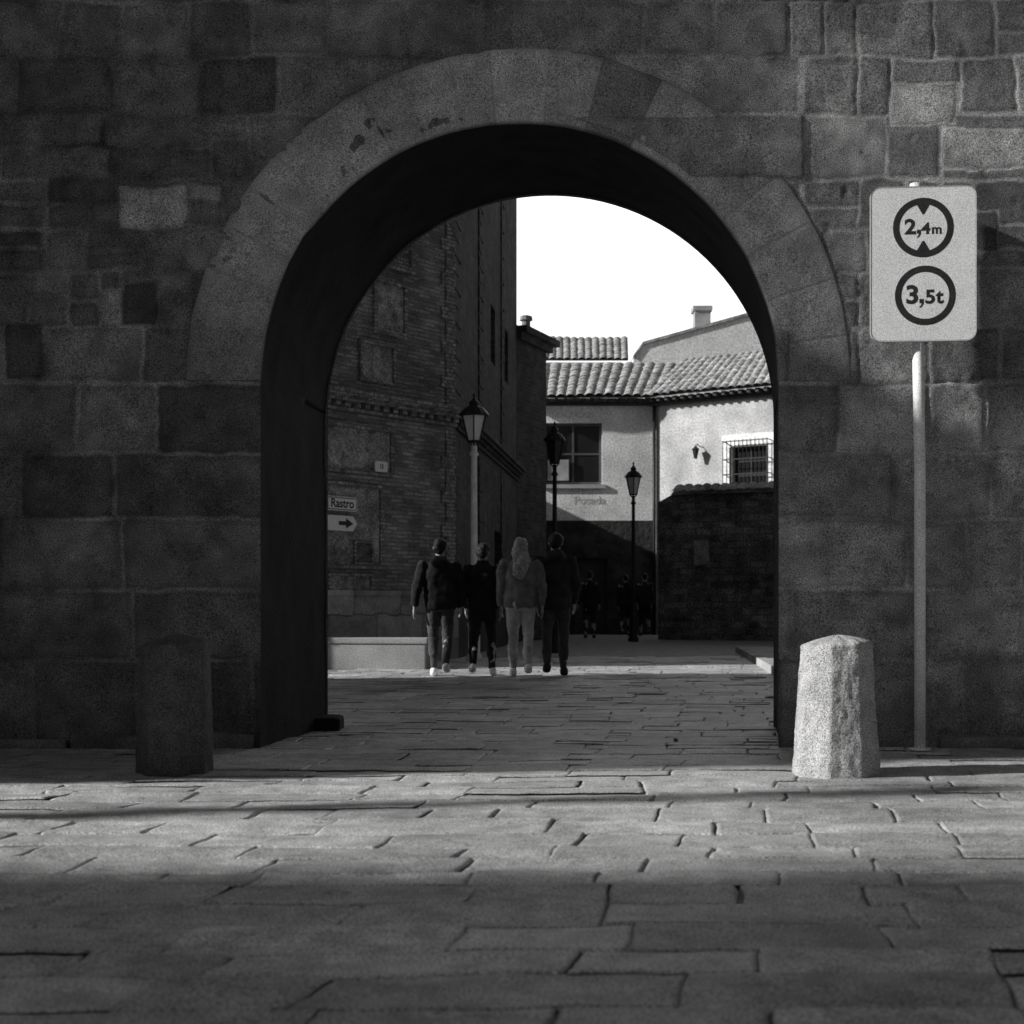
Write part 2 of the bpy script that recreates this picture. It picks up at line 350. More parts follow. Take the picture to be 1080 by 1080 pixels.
# unseen round tower added at left; drum and narrower upper stage shape the shade
bm = bmesh.new(); lathe(bm, [(3.25,0),(3.17,0.5),(3.12,6.1),(3.2,6.15),(3.2,6.35),(2.2,6.5),(2.16,12.5),(2.3,12.6),(2.3,13)], 64)
for v in bm.verts: v.co += Vector((v.co.x, v.co.y, 0)).normalized()*0.05*mnoise.noise(v.co*0.9)
o = bobj('shade_tower', bm, M['tower'], None, False, (-8.55, YW, 0)); setp(o, 'unseen round stone tower added left of the gateway, its stages set to shape the shade', 'tower')

# ------------------------------------------------------------------ ground
bm = bmesh.new(); quad(bm, (-300,-300,0),(300,-300,0),(300,600,0),(-300,600,0))
setp(bobj('ground', bm, M['joint'], None, False, (0,0,-0.012)), kind='structure')
def paving(name, rows, skew, seed, cell, lrange, xr_fn, amp, streak=6.5, dmul=1.0):
    rg = random.Random(seed); V = []; Fc = []; T = []
    for (y0, y1) in rows:
        xa, xb = xr_fn(y0, y1); x = xa-rg.uniform(0, lrange[1])
        while x < xb:
            ln = rg.uniform(*lrange); x0, x1 = x, x+ln; x = x1
            g0 = rg.choice((-0.001,0.001,0.004,0.011)); g1 = rg.choice((-0.001,-0.001,0.002,0.006)); h0 = rg.choice((-0.003,-0.002,-0.001,0.002)); h1 = rg.choice((-0.003,-0.002,-0.001,0.002))
            nx = max(3, int(ln/cell)); ny = max(3, int((y1-y0)/cell))
            t = rg.uniform(0.80,1.18); hz = rg.uniform(-amp, amp); tx = rg.uniform(-.008,.008); ty = rg.uniform(-.014,.014)
            e1 = 0.007/ln; e2 = 0.006/(y1-y0)
            base = len(V); us = [0, e1, 3*e1]+[i/nx for i in range(1,nx)]+[1-3*e1, 1-e1, 1]; vs = [0, e2, 3*e2]+[i/ny for i in range(1,ny)]+[1-3*e2, 1-e2, 1]
            dpt = rg.choice((0.004,0.006,0.009,0.014))*dmul
            for i, u_ in enumerate(us):
                for j, v_ in enumerate(vs):
                    X = x0+g0+(ln-g0-g1)*u_; Yc = y0+h0+(y1-y0-h0-h1)*v_
                    wob = mnoise.noise(Vector((X*1.1, Yc*1.1, seed)))*0.05; wob2 = mnoise.noise(Vector((X*7, Yc*7, seed+3)))*0.014
                    wy = mnoise.noise(Vector((X*0.9, Yc*0.9, seed+9)))*0.05+mnoise.noise(Vector((X*5, Yc*5, seed+5)))*0.022
                    Xw = X+(Yc-6)*skew+wob+wob2; Yw = Yc+wy
                    edge = i in (0, len(us)-1) or j in (0, len(vs)-1)
                    z = hz+tx*(u_-.5)*ln+ty*(v_-.5)+0.008*mnoise.noise(Vector((X*1.8, Yc*streak, seed+1)))+0.004*mnoise.noise(Vector((X*12, Yc*12, seed+2)))
                    V.append((Xw, Yw, z-(dpt if edge else 0))); T.append(t*(0.85 if edge else 1))
            n2 = len(vs)
            for i in range(len(us)-1):
                for j in range(n2-1):
                    a = base+i*n2+j; Fc.append((a, a+n2, a+n2+1, a+1))
    me = bpy.data.meshes.new(name); me.from_pydata(V, [], Fc); me.update()
    at = me.attributes.new('tone', 'FLOAT', 'POINT'); at.data.foreach_set('value', T)
    return link(name, me, M['pave'], None, True)
rows = []; y = 1.6; rg = random.Random(2)
while y < 9.7: d = rg.uniform(0.22,0.36); rows.append((y, y+d)); y += d
setp(paving('pavement', rows, 0.17, 3, 0.055, (0.30,0.95), lambda a, b: (-b*0.36-1.8, b*0.36+1.8), 0.002), kind='structure')
rows2 = []
while y < 26: d = rg.uniform(0.20,0.34); rows2.append((y, y+d)); y += d
setp(paving('street', rows2, 0.17, 8, 0.13, (0.28,0.62), lambda a, b: (-3.5-b*0.05, b*0.25+2), 0.003, 3.0, 1.4), kind='structure')
bm = bmesh.new(); quad(bm, (-14,y,0),(20,y,0),(20,70,0),(-14,70,0))
setp(bobj('road', bm, M['street'], None, False, (0,0,-0.002)), kind='structure')
k0 = Vector((2.75,12.2)); k1 = Vector((4.35,28.5)); kd = (k1-k0).normalized()
bm = bmesh.new(); L_ = (k1-k0).length; t = 0
while t < L_:
    l = min(random.uniform(0.7,1.1), L_-t)
    k = bmesh.new(); box(k, (t+0.006, 0, -0.03), (t+l-0.006, 0.16, 0.11), 0.012); m2 = bpy.data.meshes.new('x'); k.to_mesh(m2); k.free(); bm.from_mesh(m2); t += l
ang = math.atan2(kd.y, kd.x)
for v in bm.verts: v.co.y = -v.co.y
o = bobj('kerb', bm, M['plinth'], None, False, (k0.x,k0.y,0), ang); setp(o, kind='structure')
bm = bmesh.new(); box(bm, (0,-4.5,-0.03),(L_,-0.165,0.098)); setp(bobj('sidewalk', bm, M['plaster'], None, False, (k0.x,k0.y,0), ang), kind='structure')

# ------------------------------------------------------------------ bollards
def bollard(px, Y, seed, label, m, hgt=0.79, rb_=0.240, rt=0.190, ph=0.2):
    x = PXm(px, Y); n = 128; V = []; Fc = []
    prof = []
    for i in range(70):
        t = i/69; prof.append((rb_+(rt-rb_)*t**0.95, t*(hgt-0.050), 1.0))
    prof += [(rt-0.004, hgt-0.045,1),(rt-0.016, hgt-0.038,1),(rt*0.6, hgt-0.017,0.9),(rt*0.3, hgt-0.006,0.6),(rt*0.12, hgt,0.1),(0.002, hgt+0.001,0)]
    for r, z, fa in prof:
        for k in range(n):
            a = 2*math.pi*k/n
            q = Vector((math.cos(a), math.sin(a), z*2.2+seed))
            s8 = ((a+ph) % (math.pi/4))-math.pi/8; oc = 0.962/math.cos(s8)
            rr = r*(1+(oc-1)*fa*0.85)*(1+0.035*mnoise.noise(q*1.1))+min(1,r/0.1)*(0.005*mnoise.noise(q*5)+0.003*mnoise.noise(q*17))
            V.append((rr*math.cos(a)+0.008*z, rr*math.sin(a), z-0.02+0.07*rr*math.cos(a)*(z > 0.6)+0.006*mnoise.noise(q*3)*(z > 0.6)))
    for i in range(len(prof)-1):
        for k in range(n): Fc.append((i*n+k, i*n+(k+1)%n, (i+1)*n+(k+1)%n, (i+1)*n+k))
    me = bpy.data.meshes.new('bollard'); me.from_pydata(V, [], Fc); me.update()
    o = link('stone_bollard', me, m, None, True, (x, Y, 0)); setp(o, label, 'bollard', 'stone bollards flanking the gateway')
bollard(881, 8.15, 1, 'rough granite bollard in full sunlight, in front of the right side of the gateway', M['bollard'], ph=0.35)
bollard(184, 8.25, 6, 'dark bollard in shadow, in front of the left side of the gateway', M['bollard_dark'], 0.79, 0.213, 0.188, 0.5)

# ------------------------------------------------------------------ road sign
YS = 9.40; RZ = math.radians(-5)
sg = empty('road_sign', (PXm(973,YS), YS+0.06, 0), 'white rectangular sign reading 2,4m and 3,5t on a grey post against the wall', 'sign')
bm = bmesh.new(); tube(bm, [(0,0,-0.02),(0,0,1.8),(-0.03,0,PZm(191,YS))], 0.036, 18); tube(bm, [(0,0,0.0),(0,0,0.012)], 0.07, 18)
bobj('post', bm, M['galv'], sg, True, (PXm(973,YS), YS+0.06, 0))
pw = 109/F*YS; ph = 163/F*YS; pcx = PXm(973.5,YS); pcz = PZm(278.5,YS)
def rrect(w, h, r, n=8):
    p = []
    for cx, cy, a0 in ((w/2-r,h/2-r,0),(-w/2+r,h/2-r,90),(-w/2+r,-h/2+r,180),(w/2-r,-h/2+r,270)):
        for i in range(n+1): a = math.radians(a0+90*i/n); p.append((cx+r*math.cos(a), cy+r*math.sin(a)))
    return p
PL = (pcx, YS, pcz)
bm = bmesh.new(); prism(bm, rrect(pw, ph, 0.065), -0.012, 0.012)
plate = bobj('sign_plate', bm, M['signwhite'], sg, False, PL, RZ)
bm = bmesh.new(); a = rrect(pw+0.003, ph+0.003, 0.066); b = rrect(pw-0.014, ph-0.014, 0.058)
va = [bm.verts.new((x,-0.014,z)) for x,z in a]; vb_ = [bm.verts.new((x,-0.0125,z)) for x,z in b]
vc = [bm.verts.new((x,0.014,z)) for x,z in a]
for i in range(len(a)):
    j = (i+1)%len(a); bm.faces.new((va[i],va[j],vb_[j],vb_[i])); bm.faces.new((va[i],vc[i],vc[j],va[j]))
bobj('rim', bm, M['signgrey'], plate, False, PL, RZ)
def ring(cx, cz, ro, ri):
    bm = bmesh.new(); n = 64
    for i in range(n):
        a0 = 2*math.pi*i/n; a1 = 2*math.pi*(i+1)/n
        quad(bm, (cx+ri*math.cos(a0),-0.0125,cz+ri*math.sin(a0)),(cx+ri*math.cos(a1),-0.0125,cz+ri*math.sin(a1)),(cx+ro*math.cos(a1),-0.0125,cz+ro*math.sin(a1)),(cx+ro*math.cos(a0),-0.0125,cz+ro*math.sin(a0)))
    bobj('limit_ring', bm, M['signblack'], plate, False, PL, RZ)
u_ = YS/F
r1 = (0.0*u_, (278.5-240.5)*u_); r2 = (2.0*u_, (278.5-312)*u_)
ring(r1[0], r1[1], 31.5*u_, 24.6*u_); ring(r2[0], r2[1], 31.5*u_, 24.6*u_)
for s in (1,-1):
    bm = bmesh.new(); zc = r1[1]+s*25.5*u_
    quad(bm, (r1[0]-7.5*u_,-0.0127,zc),(r1[0]+7.5*u_,-0.0127,zc),(r1[0]+1*u_,-0.0127,r1[1]+s*14*u_),(r1[0]-1*u_,-0.0127,r1[1]+s*14*u_))
    bobj('height_arrow', bm, M['signblack'], plate, False, PL, RZ)
def word(parts, cx, cz):
    for s, size, dx, dz in parts:
        if s == ',':
            bm = bmesh.new(); k = size*u_; X0 = cx+dx*u_; Z0 = cz+dz*u_; y_ = -0.0128
            pts = [(-0.5*k,Z0+0.95*k),(0.5*k,Z0+0.95*k),(0.5*k,Z0-0.1*k),(0.1*k,Z0-0.8*k),(-0.45*k,Z0-1.15*k),(-0.5*k,Z0-0.85*k),(-0.1*k,Z0-0.45*k),(-0.05*k,Z0),(-0.5*k,Z0)]
            bm.faces.new([bm.verts.new((X0+x_, y_, z_)) for x_, z_ in pts]); bobj('lettering', bm, M['signblack'], plate, False, PL, RZ); continue
        me = textmesh(s, size*u_, 0.0040*size/20, 0.0)
        me.transform(Matrix.Diagonal((1.1 if s in '2345' else 1.0, 1, 1, 1)))
        xs = [v.co.x for v in me.vertices]; zs = [v.co.z for v in me.vertices]
        me.transform(Matrix.Translation((-(min(xs)+max(xs))/2, 0, -min(zs))))
        me.transform(Matrix.Translation((cx+dx*u_, -0.0128, cz+dz*u_)))
        link('lettering', me, M['signblack'], plate, False, PL, RZ)
word([('2', 22, -13.5, -7), (',', 4.2, -4.6, -6.2), ('4', 16.5, 2.4, -7), ('m', 14, 13.8, -7)], r1[0], r1[1])
word([('3', 26.5, -13.5, -9), (',', 4.6, -3.8, -8), ('5', 20, 5, -9), ('t', 21, 14.8, -9)], r2[0], r2[1])
for z in (0.28, -0.28):
    bm = bmesh.new(); box(bm, (-0.2,0.013,z-0.02),(0.2,0.035,z+0.02)); box(bm, (-0.045,0.03,z-0.015),(0.045,0.105,z+0.015))
    bobj('bracket', bm, M['galv'], sg, False, PL, RZ)

# ------------------------------------------------------------------ street lamps
def lamp(x, Y, ztop, label, pm, glassm, pr=0.045, ls=1.0, group='lantern street lamps in the lane', wf=1.0):
    r = empty('street_lamp', (x,Y,0), label, 'street lamp', group)
    zl = ztop-0.95*ls
    bm = bmesh.new(); lathe(bm, [(0.13,-0.02),(0.13,0.08),(0.10,0.12),(0.10,0.55),(0.12,0.6),(pr*1.3,0.68),(pr*1.1,1.2),(pr*1.35,1.22),(pr*1.35,1.28),(pr,1.32),(pr*0.8,zl-0.25),(pr*1.4,zl-0.22),(pr*0.8,zl-0.16),(pr*0.8,zl-0.03)], 16)
    bobj('post', bm, pm, r, True, (x,Y,0))
    bm = bmesh.new(); w0, w1 = 0.10*ls*wf, 0.20*ls*wf; h = 0.5*ls; n = 6
    for i in range(n):
        a = 2*math.pi*(i+.5)/n; tube(bm, [(w0*math.cos(a),w0*math.sin(a),zl),(w1*math.cos(a),w1*math.sin(a),zl+h)], 0.012, 5)
        b = 2*math.pi*(i+1.5)/n; tube(bm, [(w1*math.cos(a),w1*math.sin(a),zl+h),(w1*math.cos(b),w1*math.sin(b),zl+h)], 0.014, 5); tube(bm, [(w0*math.cos(a),w0*math.sin(a),zl),(w0*math.cos(b),w0*math.sin(b),zl)], 0.014, 5)
        tube(bm, [(0,0,zl-0.1),(w0*1.1*math.cos(a),w0*1.1*math.sin(a),zl)], 0.012, 5)
    bobj('lantern_frame', bm, M['iron'], r, False, (x,Y,0))
    bm = bmesh.new(); lathe(bm, [(w0*0.93,zl+0.005),(w1*0.93,zl+h-0.005)], 6, (0,0), math.pi/6); bobj('lamp_glass', bm, glassm, r, False, (x,Y,0))
    bm = bmesh.new(); lathe(bm, [(w1*1.15,zl+h),(w1*1.12,zl+h+0.03),(w1*0.7,zl+h+0.15*ls),(w1*0.35,zl+h+0.2*ls),(w1*0.38,zl+h+0.26*ls),(0.03,zl+h+0.32*ls),(0.012,zl+h+0.36*ls),(0.03,zl+h+0.39*ls),(0.002,ztop)], 12); bobj('lantern_cap', bm, M['iron'], r, False, (x,Y,0))
lamp(PXm(500,24.2), 24.2, PZm(414,24.2), 'tall lantern lamp with a pale grey post, nearest the brick building corner', M['postgrey'], M['lampglass'], 0.06, ls=0.85, wf=1.3)
lamp(PXm(585,28), 28, PZm(444,28), 'black lantern lamp standing in front of the big dark window of the white house', M['iron'], M['glass'], 0.05, ls=0.85, wf=1.1)
lamp(PXm(668,36), 36, PZm(487,36), 'black lantern lamp standing in front of the pale wall right of the big window', M['iron'], M['lampglass'], 0.05, ls=0.85, wf=1.15)
lamp(-9.5, 4.96, 6.0, 'stout black lantern lamp added out of view on the square to throw a thin shadow', M['iron'], M['lampglass'], 0.14, ls=1.0, group='unseen shadow casters on the square')  # unseen lamp added so its post throws the thin streak on the paving

# ------------------------------------------------------------------ building helpers
def seg(p0, p1):
    d = Vector((p1[0]-p0[0], p1[1]-p0[1])); return d.length, math.atan2(d.y, d.x)
def onseg(p0, p1, px, py):
    d = Vector((p1[0]-p0[0], p1[1]-p0[1])).normalized(); k = (px-540)/F
    u = (k*p0[1]-p0[0])/(d.x-k*d.y); Y = p0[1]+u*d.y
    return u, H-(py-HY)/F*Y
def holewall(bm, u0, u1, z0, z1, holes, y0, y1):
    us = sorted({u0,u1,*[h[0] for h in holes],*[h[1] for h in holes]}); zs = sorted({z0,z1,*[h[2] for h in holes],*[h[3] for h in holes]})
    for a, b in zip(us, us[1:]):
        for c, d in zip(zs, zs[1:]):
            m = ((a+b)/2, (c+d)/2)
            if any(h[0] < m[0] < h[1] and h[2] < m[1] < h[3] for h in holes): continue
            box(bm, (a,y0,c),(b,y1,d))
def window(parent, p0, ang, u0, u1, z0, z1, cols, rws, fm, depth=0.14, grille=False, fw=0.05):
    L0 = (p0[0], p0[1], 0)
    bm = bmesh.new()
    box(bm, (u0,depth,z0),(u0+fw,depth+0.05,z1)); box(bm, (u1-fw,depth,z0),(u1,depth+0.05,z1)); box(bm, (u0+fw,depth,z0),(u1-fw,depth+0.05,z0+fw)); box(bm, (u0+fw,depth,z1-fw),(u1-fw,depth+0.05,z1))
    for i in range(1, cols): u = u0+(u1-u0)*i/cols; box(bm, (u-0.03,depth+0.003,z0+fw),(u+0.03,depth+0.045,z1-fw))
    for i in range(1, rws): z = z0+(z1-z0)*i/rws; box(bm, (u0+fw,depth+0.006,z-0.027),(u1-fw,depth+0.04,z+0.027))
    w = bobj('window', bm, fm, parent, False, L0, ang)
    bm = bmesh.new(); box(bm, (u0+0.01,depth+0.028,z0+0.01),(u1-0.01,depth+0.036,z1-0.01)); bobj('pane', bm, M['glass'], w, False, L0, ang)
    if grille:
        bm = bmesh.new(); n = 11; g0, g1, y_ = u0-0.16, u1+0.16, -0.26
        for i in range(n+1): u = g0+(g1-g0)*i/n; tube(bm, [(u,y_,z0-0.15),(u,y_,z1+0.18)], 0.013, 5)
        for z in (z0-0.12, z0+(z1-z0)*0.35, z0+(z1-z0)*0.7, z1+0.15):
            box(bm, (g0-0.02,y_-0.01,z-0.015),(g1+0.02,y_+0.01,z+0.015)); box(bm, (g0-0.02,y_,z-0.012),(g0+0.01,0.02,z+0.012)); box(bm, (g1-0.01,y_,z-0.012),(g1+0.02,0.02,z+0.012))
        bobj('grille', bm, M['iron'], w, False, L0, ang)
    return w
def tile_roof(name, e0, e1, r1, r0, parent, pitch=0.24, rowlen=0.36, amp=0.07, m=None):
    e0, e1, r0, r1 = map(Vector, (e0, e1, r0, r1)); W = (e1-e0).length; Lh = ((r0-e0).length+(r1-e1).length)/2
    nc = int(W/pitch); nu = nc*8; nr = max(1, int(Lh/rowlen))
    nrm = (e1-e0).cross(r0-e0).normalized()
    if nrm.z < 0: nrm = -nrm
    V = []; Fc = []; vs = []
    for j in range(nr): vs += [(j/nr, 0.03), ((j+0.97)/nr, 0.0)]
    rg = random.Random(int(abs(e0.x)*100))
    jit = [rg.uniform(-0.02,0.02) for _ in range(nc+1)]
    jr = [[rg.uniform(-0.012,0.012) for _ in range(len(vs))] for _ in range(nc+1)]
    for i in range(nu+1):
        u = i/nu; c = u*nc; h = abs(math.sin(math.pi*c))**0.8*amp
        for j, (v, st) in enumerate(vs):
            a = e0.lerp(e1, u); b = r0.lerp(r1, u); p = a.lerp(b, v)
            k = min(int(c), nc)
            if j == 0: p = p-(b-a).normalized()*jit[k]*2
            V.append(p+nrm*(h+st+jr[k][j]+0.03*mnoise.noise(p*0.7)))
    n2 = len(vs)
    for i in range(nu):
        for j in range(n2-1): a = i*n2+j; Fc.append((a, a+n2, a+n2+1, a+1))
    b0 = len(V); V += [e0-nrm*0.05, e1-nrm*0.05, r1-nrm*0.05, r0-nrm*0.05]; Fc.append((b0, b0+1, b0+2, b0+3))
    me = bpy.data.meshes.new(name); me.from_pydata([tuple(v) for v in V], [], Fc); me.update()
    return link(name, me, m or M['tile'], parent, False)

# ------------------------------------------------------------------ brick building (left)
B0 = (-1.0, 25.0); C0 = (0.117, 36.0)
dAB = Vector((B0[0]+2.85, B0[1]-22.6)).normalized(); A0 = (B0[0]-dAB.x*5.2, B0[1]-dAB.y*5.2)
bb = empty('brick_building', (B0[0],B0[1],0), 'tall dark brick building with blind panels and a brick cornice, left side of the lane', 'building')
la, aa_ = seg(A0, B0); lb, ab = seg(B0, C0); TOPZ = 12.5
zc_ = 4.11
bm = bmesh.new(); box(bm, (0,0,0),(la,0.5,TOPZ)); bobj('front_wall', bm, M['brick'], bb, False, (*A0,0), aa_)
wins = [(5.5,6.3,6.0,7.2),(8.2,9.0,6.0,7.2),(2.3,3.1,1.6,2.9),(6.2,7.4,0.0,2.5)]
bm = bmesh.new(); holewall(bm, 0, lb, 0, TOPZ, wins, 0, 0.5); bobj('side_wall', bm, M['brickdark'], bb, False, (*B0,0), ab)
for w in wins[:3]: window(bb, B0, ab, *w, 2, 3, M['wood'], 0.2)
bm = bmesh.new(); box(bm, (6.2,0.2,0.0),(7.4,0.3,2.5))
for i in range(3): box(bm, (6.3+i*0.38,0.17,0.2),(6.58+i*0.38,0.2,2.3))
bobj('door', bm, M['wood'], bb, False, (*B0,0), ab)
bm = bmesh.new(); quad(bm, (A0[0],A0[1],0),(-8.5,32,0),(-8.5,32,TOPZ),(A0[0],A0[1],TOPZ)); quad(bm, (-8.5,32,0),(C0[0],C0[1],0),(C0[0],C0[1],TOPZ),(-8.5,32,TOPZ))
bobj('rear_wall', bm, M['brickdark'], bb, False, (0,0,0))
bm = bmesh.new(); pts = [A0, B0, C0, (-8.5,32)]
vs = [bm.verts.new((x,y,TOPZ)) for x,y in pts]; ap = bm.verts.new((-3.5,29,TOPZ+2))
for i in range(4): bm.faces.new((vs[i], vs[(i+1)%4], ap))
bobj('roof', bm, M['tile'], bb, False, (0,0,0))
bm = bmesh.new(); box(bm, (0,-0.07,0),(la+0.05,-0.003,PZm(628,23.2))); box(bm, (0,-0.10,PZm(628,23.2)),(la+0.07,-0.003,PZm(628,23.2)+0.08)); bobj('plinth', bm, M['plinth'], bb, False, (*A0,0), aa_)
bm = bmesh.new(); box(bm, (0.07,-0.07,0),(lb,-0.003,1.0)); bobj('plinth', bm, M['rubble'], bb, False, (*B0,0), ab)
def cornice(l, z, p0, ang, m, dent=True, sc=1.0, start=0.0):
    bm = bmesh.new()
    for k, (pr, hh) in enumerate([(0.05,0.07),(0.10,0.09),(0.16,0.07),(0.22,0.09)]):
        z1 = z+hh*sc
        if k == 1 and dent:
            t = start+0.05
            while t < l: box(bm, (t,-pr*sc,z),(t+0.12,-0.003,z1-0.002)); t += 0.22
        else: box(bm, (start,-pr*sc,z),(l+pr*sc*0.9,-0.003,z1-0.002))
        z = z1
    return bobj('cornice', bm, m, bb, False, (*p0,0), ang)
cornice(la, zc_-0.16, A0, aa_, M['brickframe']); cornice(lb, zc_-0.16, B0, ab, M['brickdark'], start=0.25)
cornice(la, TOPZ-0.35, A0, aa_, M['brickframe']); cornice(lb, TOPZ-0.35, B0, ab, M['brickdark'], start=0.25)
def quoin_strip(za, zb, u_a, u_b0, u_b1, p0, ang, m, y_, end=False):
    bm = bmesh.new(); z = za; i = 0
    box(bm, (u_a if not end else u_b0, y_*0.6, za), (u_b0 if not end else u_a, -0.003, zb))
    while z < zb-0.2:
        w = u_b1 if i % 2 else u_b0
        lo_, hi_ = sorted((u_a, w)); box(bm, (lo_,y_,z),(hi_,-0.004,z+0.2)); z += 0.29; i += 1
    bobj('quoin_strip', bm, m, bb, False, (*p0,0), ang)
quoin_strip(1.2, zc_-0.2, la+0.02, la-0.22, la-0.34, A0, aa_, M['brickframe'], -0.035, True); quoin_strip(zc_+0.2, TOPZ-0.4, la+0.02, la-0.22, la-0.34, A0, aa_, M['brickframe'], -0.035, True)
for ua, ub, uc in ((0.05,0.5,0.8),(3.4,3.8,4.1),(7.4,7.7,8.0)):
    quoin_strip(1.1, zc_-0.2, ua, ub, uc, B0, ab, M['brickdark'], -0.03); quoin_strip(zc_+0.2, TOPZ-0.4, ua, ub, uc, B0, ab, M['brickdark'], -0.03)
def panel(x0, x1, y0, y1, infill, fw=0.10):
    u0, z1 = onseg(A0, B0, x0, y0); u1, _ = onseg(A0, B0, x1, y0)
    _, z1 = onseg(A0, B0, (x0+x1)/2, y0); _, z0 = onseg(A0, B0, (x0+x1)/2, y1)
    bm = bmesh.new(); box(bm, (u0,-0.05,z0),(u0+fw,-0.003,z1)); box(bm, (u1-fw,-0.05,z0),(u1,-0.003,z1)); box(bm, (u0+fw,-0.05,z1-fw),(u1-fw,-0.003,z1)); box(bm, (u0+fw,-0.05,z0),(u1-fw,-0.003,z0+fw))
    p = bobj('panel_frame', bm, M['brickframe'], bb, False, (*A0,0), aa_)
    bm = bmesh.new(); box(bm, (u0+fw,-0.012,z0+fw),(u1-fw,-0.003,z1-fw)); bobj('panel_infill', bm, infill, p, False, (*A0,0), aa_)
panel(393, 428, 296, 354, M['infill'], 0.07); panel(352, 388, 230, 288, M['brick']); panel(398, 436, 225, 285, M['brick']); panel(378, 416, 360, 405, M['infill'], 0.06)
panel(338, 414, 447, 500, M['infill'], 0.08); panel(338, 403, 509, 600, M['infill'], 0.08); panel(345, 392, 604, 627, M['infill'], 0.05); panel(372, 392, 570, 596, M['infill'], 0.04)
# lower annex further on
D0 = (0.89, 38.0); AN = 7.7
an = empty('lower_building', (C0[0],C0[1],0), 'lower dark building with a projecting cornice beyond the tall brick building', 'building')
C1 = (0.125, 36.05); lc, ac = seg(C1, D0)
bm = bmesh.new(); box(bm, (0,0,0),(lc,0.4,AN)); bobj('front_wall', bm, M['brickdark'], an, False, (*C1,0), ac)
bm = bmesh.new(); prism(bm, [(0.89,0),(0.89,AN),(-5,AN+0.3),(-5,0)], 38.05, 38.3)
bobj('rear_wall', bm, M['brickdark'], an, False, (0,0,0))
bm = bmesh.new(); box(bm, (-0.05,-0.14,AN-0.25),(lc+0.14,-0.003,AN-0.08)); box(bm, (-0.05,-0.28,AN-0.078),(lc+0.3,0.4,AN+0.08)); bobj('cornice', bm, M['brickdark'], an, False, (*C1,0), ac)
bm = bmesh.new(); quad(bm, (C0[0],C0[1],AN+.1),(D0[0]+.1,D0[1],AN+.1),(-5,39,AN+1.2)); bobj('roof', bm, M['tile'], an, False)
bm = bmesh.new(); lathe(bm, [(0.11,AN+0.05),(0.11,AN+0.3),(0.17,AN+0.32),(0.15,AN+0.42),(0.02,AN+0.46)], 12); bobj('flue_pipe', bm, M['plinth'], an, False, (0.35,36.6,0))
bm = bmesh.new(); box(bm, (-6,38.35,0),(0.2,44.3,4.4)); ob = bobj('shade_block', bm, M['plaster'], None, False, (0,0,0)); setp(ob, 'unseen shade block added behind the lower dark building to darken the far ground floor', 'building')  # added out of sight to throw shade on the far house's ground floor
def loc_on(A, ang, u, yoff, z): return (A[0]+u*math.cos(ang)-yoff*math.sin(ang), A[1]+u*math.sin(ang)+yoff*math.cos(ang), z)
def wsign(name, x0,x1,y0,y1, label, cat, txt=None, arrow=False, size=0.15, border=True):
    u0,_ = onseg(A0,B0,x0,y0); u1,_ = onseg(A0,B0,x1,y0); _,z1 = onseg(A0,B0,(x0+x1)/2,y0); _,z0 = onseg(A0,B0,(x0+x1)/2,y1); um=(u0+u1)/2; zm=(z0+z1)/2
    L0 = loc_on(A0, aa_, um, -0.09, zm)
    r = empty(name, L0, label, cat)
    w = u1-u0; h = z1-z0
    shape = rrect(w,h,min(0.03,h*0.2)) if not arrow else [(-w/2,-h/2),(w/2-h*0.4,-h/2),(w/2,0),(w/2-h*0.4,h/2),(-w/2,h/2)]
    bm = bmesh.new(); prism(bm, shape, -0.01, 0.01); pl = bobj('sign_plate', bm, M['plaque'], r, False, L0, aa_)
    if border and not arrow:
        e = 0.015; t = 0.012; bm = bmesh.new()
        for (a,b,c,d) in ((-w/2+e,w/2-e,-h/2+e,-h/2+e+t),(-w/2+e,w/2-e,h/2-e-t,h/2-e),(-w/2+e,-w/2+e+t,-h/2+e+t,h/2-e-t),(w/2-e-t,w/2-e,-h/2+e+t,h/2-e-t)): quad(bm, (a,-0.0115,c),(b,-0.0115,c),(b,-0.0115,d),(a,-0.0115,d))
        bmesh.ops.remove_doubles(bm, verts=bm.verts, dist=1e-4); bobj('border', bm, M['signblack'], pl, False, L0, aa_)
    bm = bmesh.new(); box(bm, (-0.05,0.011,-0.03),(0.05,0.085,0.03)); bobj('bracket', bm, M['galv'], r, False, L0, aa_)
    if txt:
        me = textmesh(txt, size, 0.004); link('lettering', me, M['signblack'], pl, False, loc_on(A0, aa_, um, -0.103, zm), aa_)
    if arrow:
        bm = bmesh.new(); prism(bm, [(-w*0.12,h*0.13),(w*0.12,h*0.13),(w*0.12,h*0.34),(w*0.36,0),(w*0.12,-h*0.34),(w*0.12,-h*0.13),(-w*0.12,-h*0.13)], -0.013, -0.0115); bobj('arrow', bm, M['signblack'], pl, False, L0, aa_)
wsign('street_sign', 340,372,524,539, 'white direction sign with the word Rastro on the brick wall', 'sign', 'Rastro', size=0.19)
wsign('direction_sign', 340,372,544,560, 'white arrow sign just below the word sign on the brick wall', 'sign', None, True)
wsign('wall_plaque', 391,404,487,498, 'small square white plaque on the brick building above the direction signs', 'plaque', '12', size=0.09, border=False)
q0 = (-3.75,21.35); q1 = (PXm(449,20.95),20.95); lq, aq = seg(q0,q1)
r = empty('low_wall', (q0[0],q0[1],0), 'low pale sunlit wall at the foot of the brick building', 'wall')
bm = bmesh.new(); box(bm, (0,0,-0.02),(lq,0.35,0.36), 0.02); bobj('masonry', bm, M['lowwall'], r, False, (*q0,0), aq)
bm = bmesh.new(); box(bm, (-0.02,-0.02,0.362),(lq+0.03,0.39,0.45), 0.02); bobj('coping', bm, M['lowwall'], r, False, (*q0,0), aq)

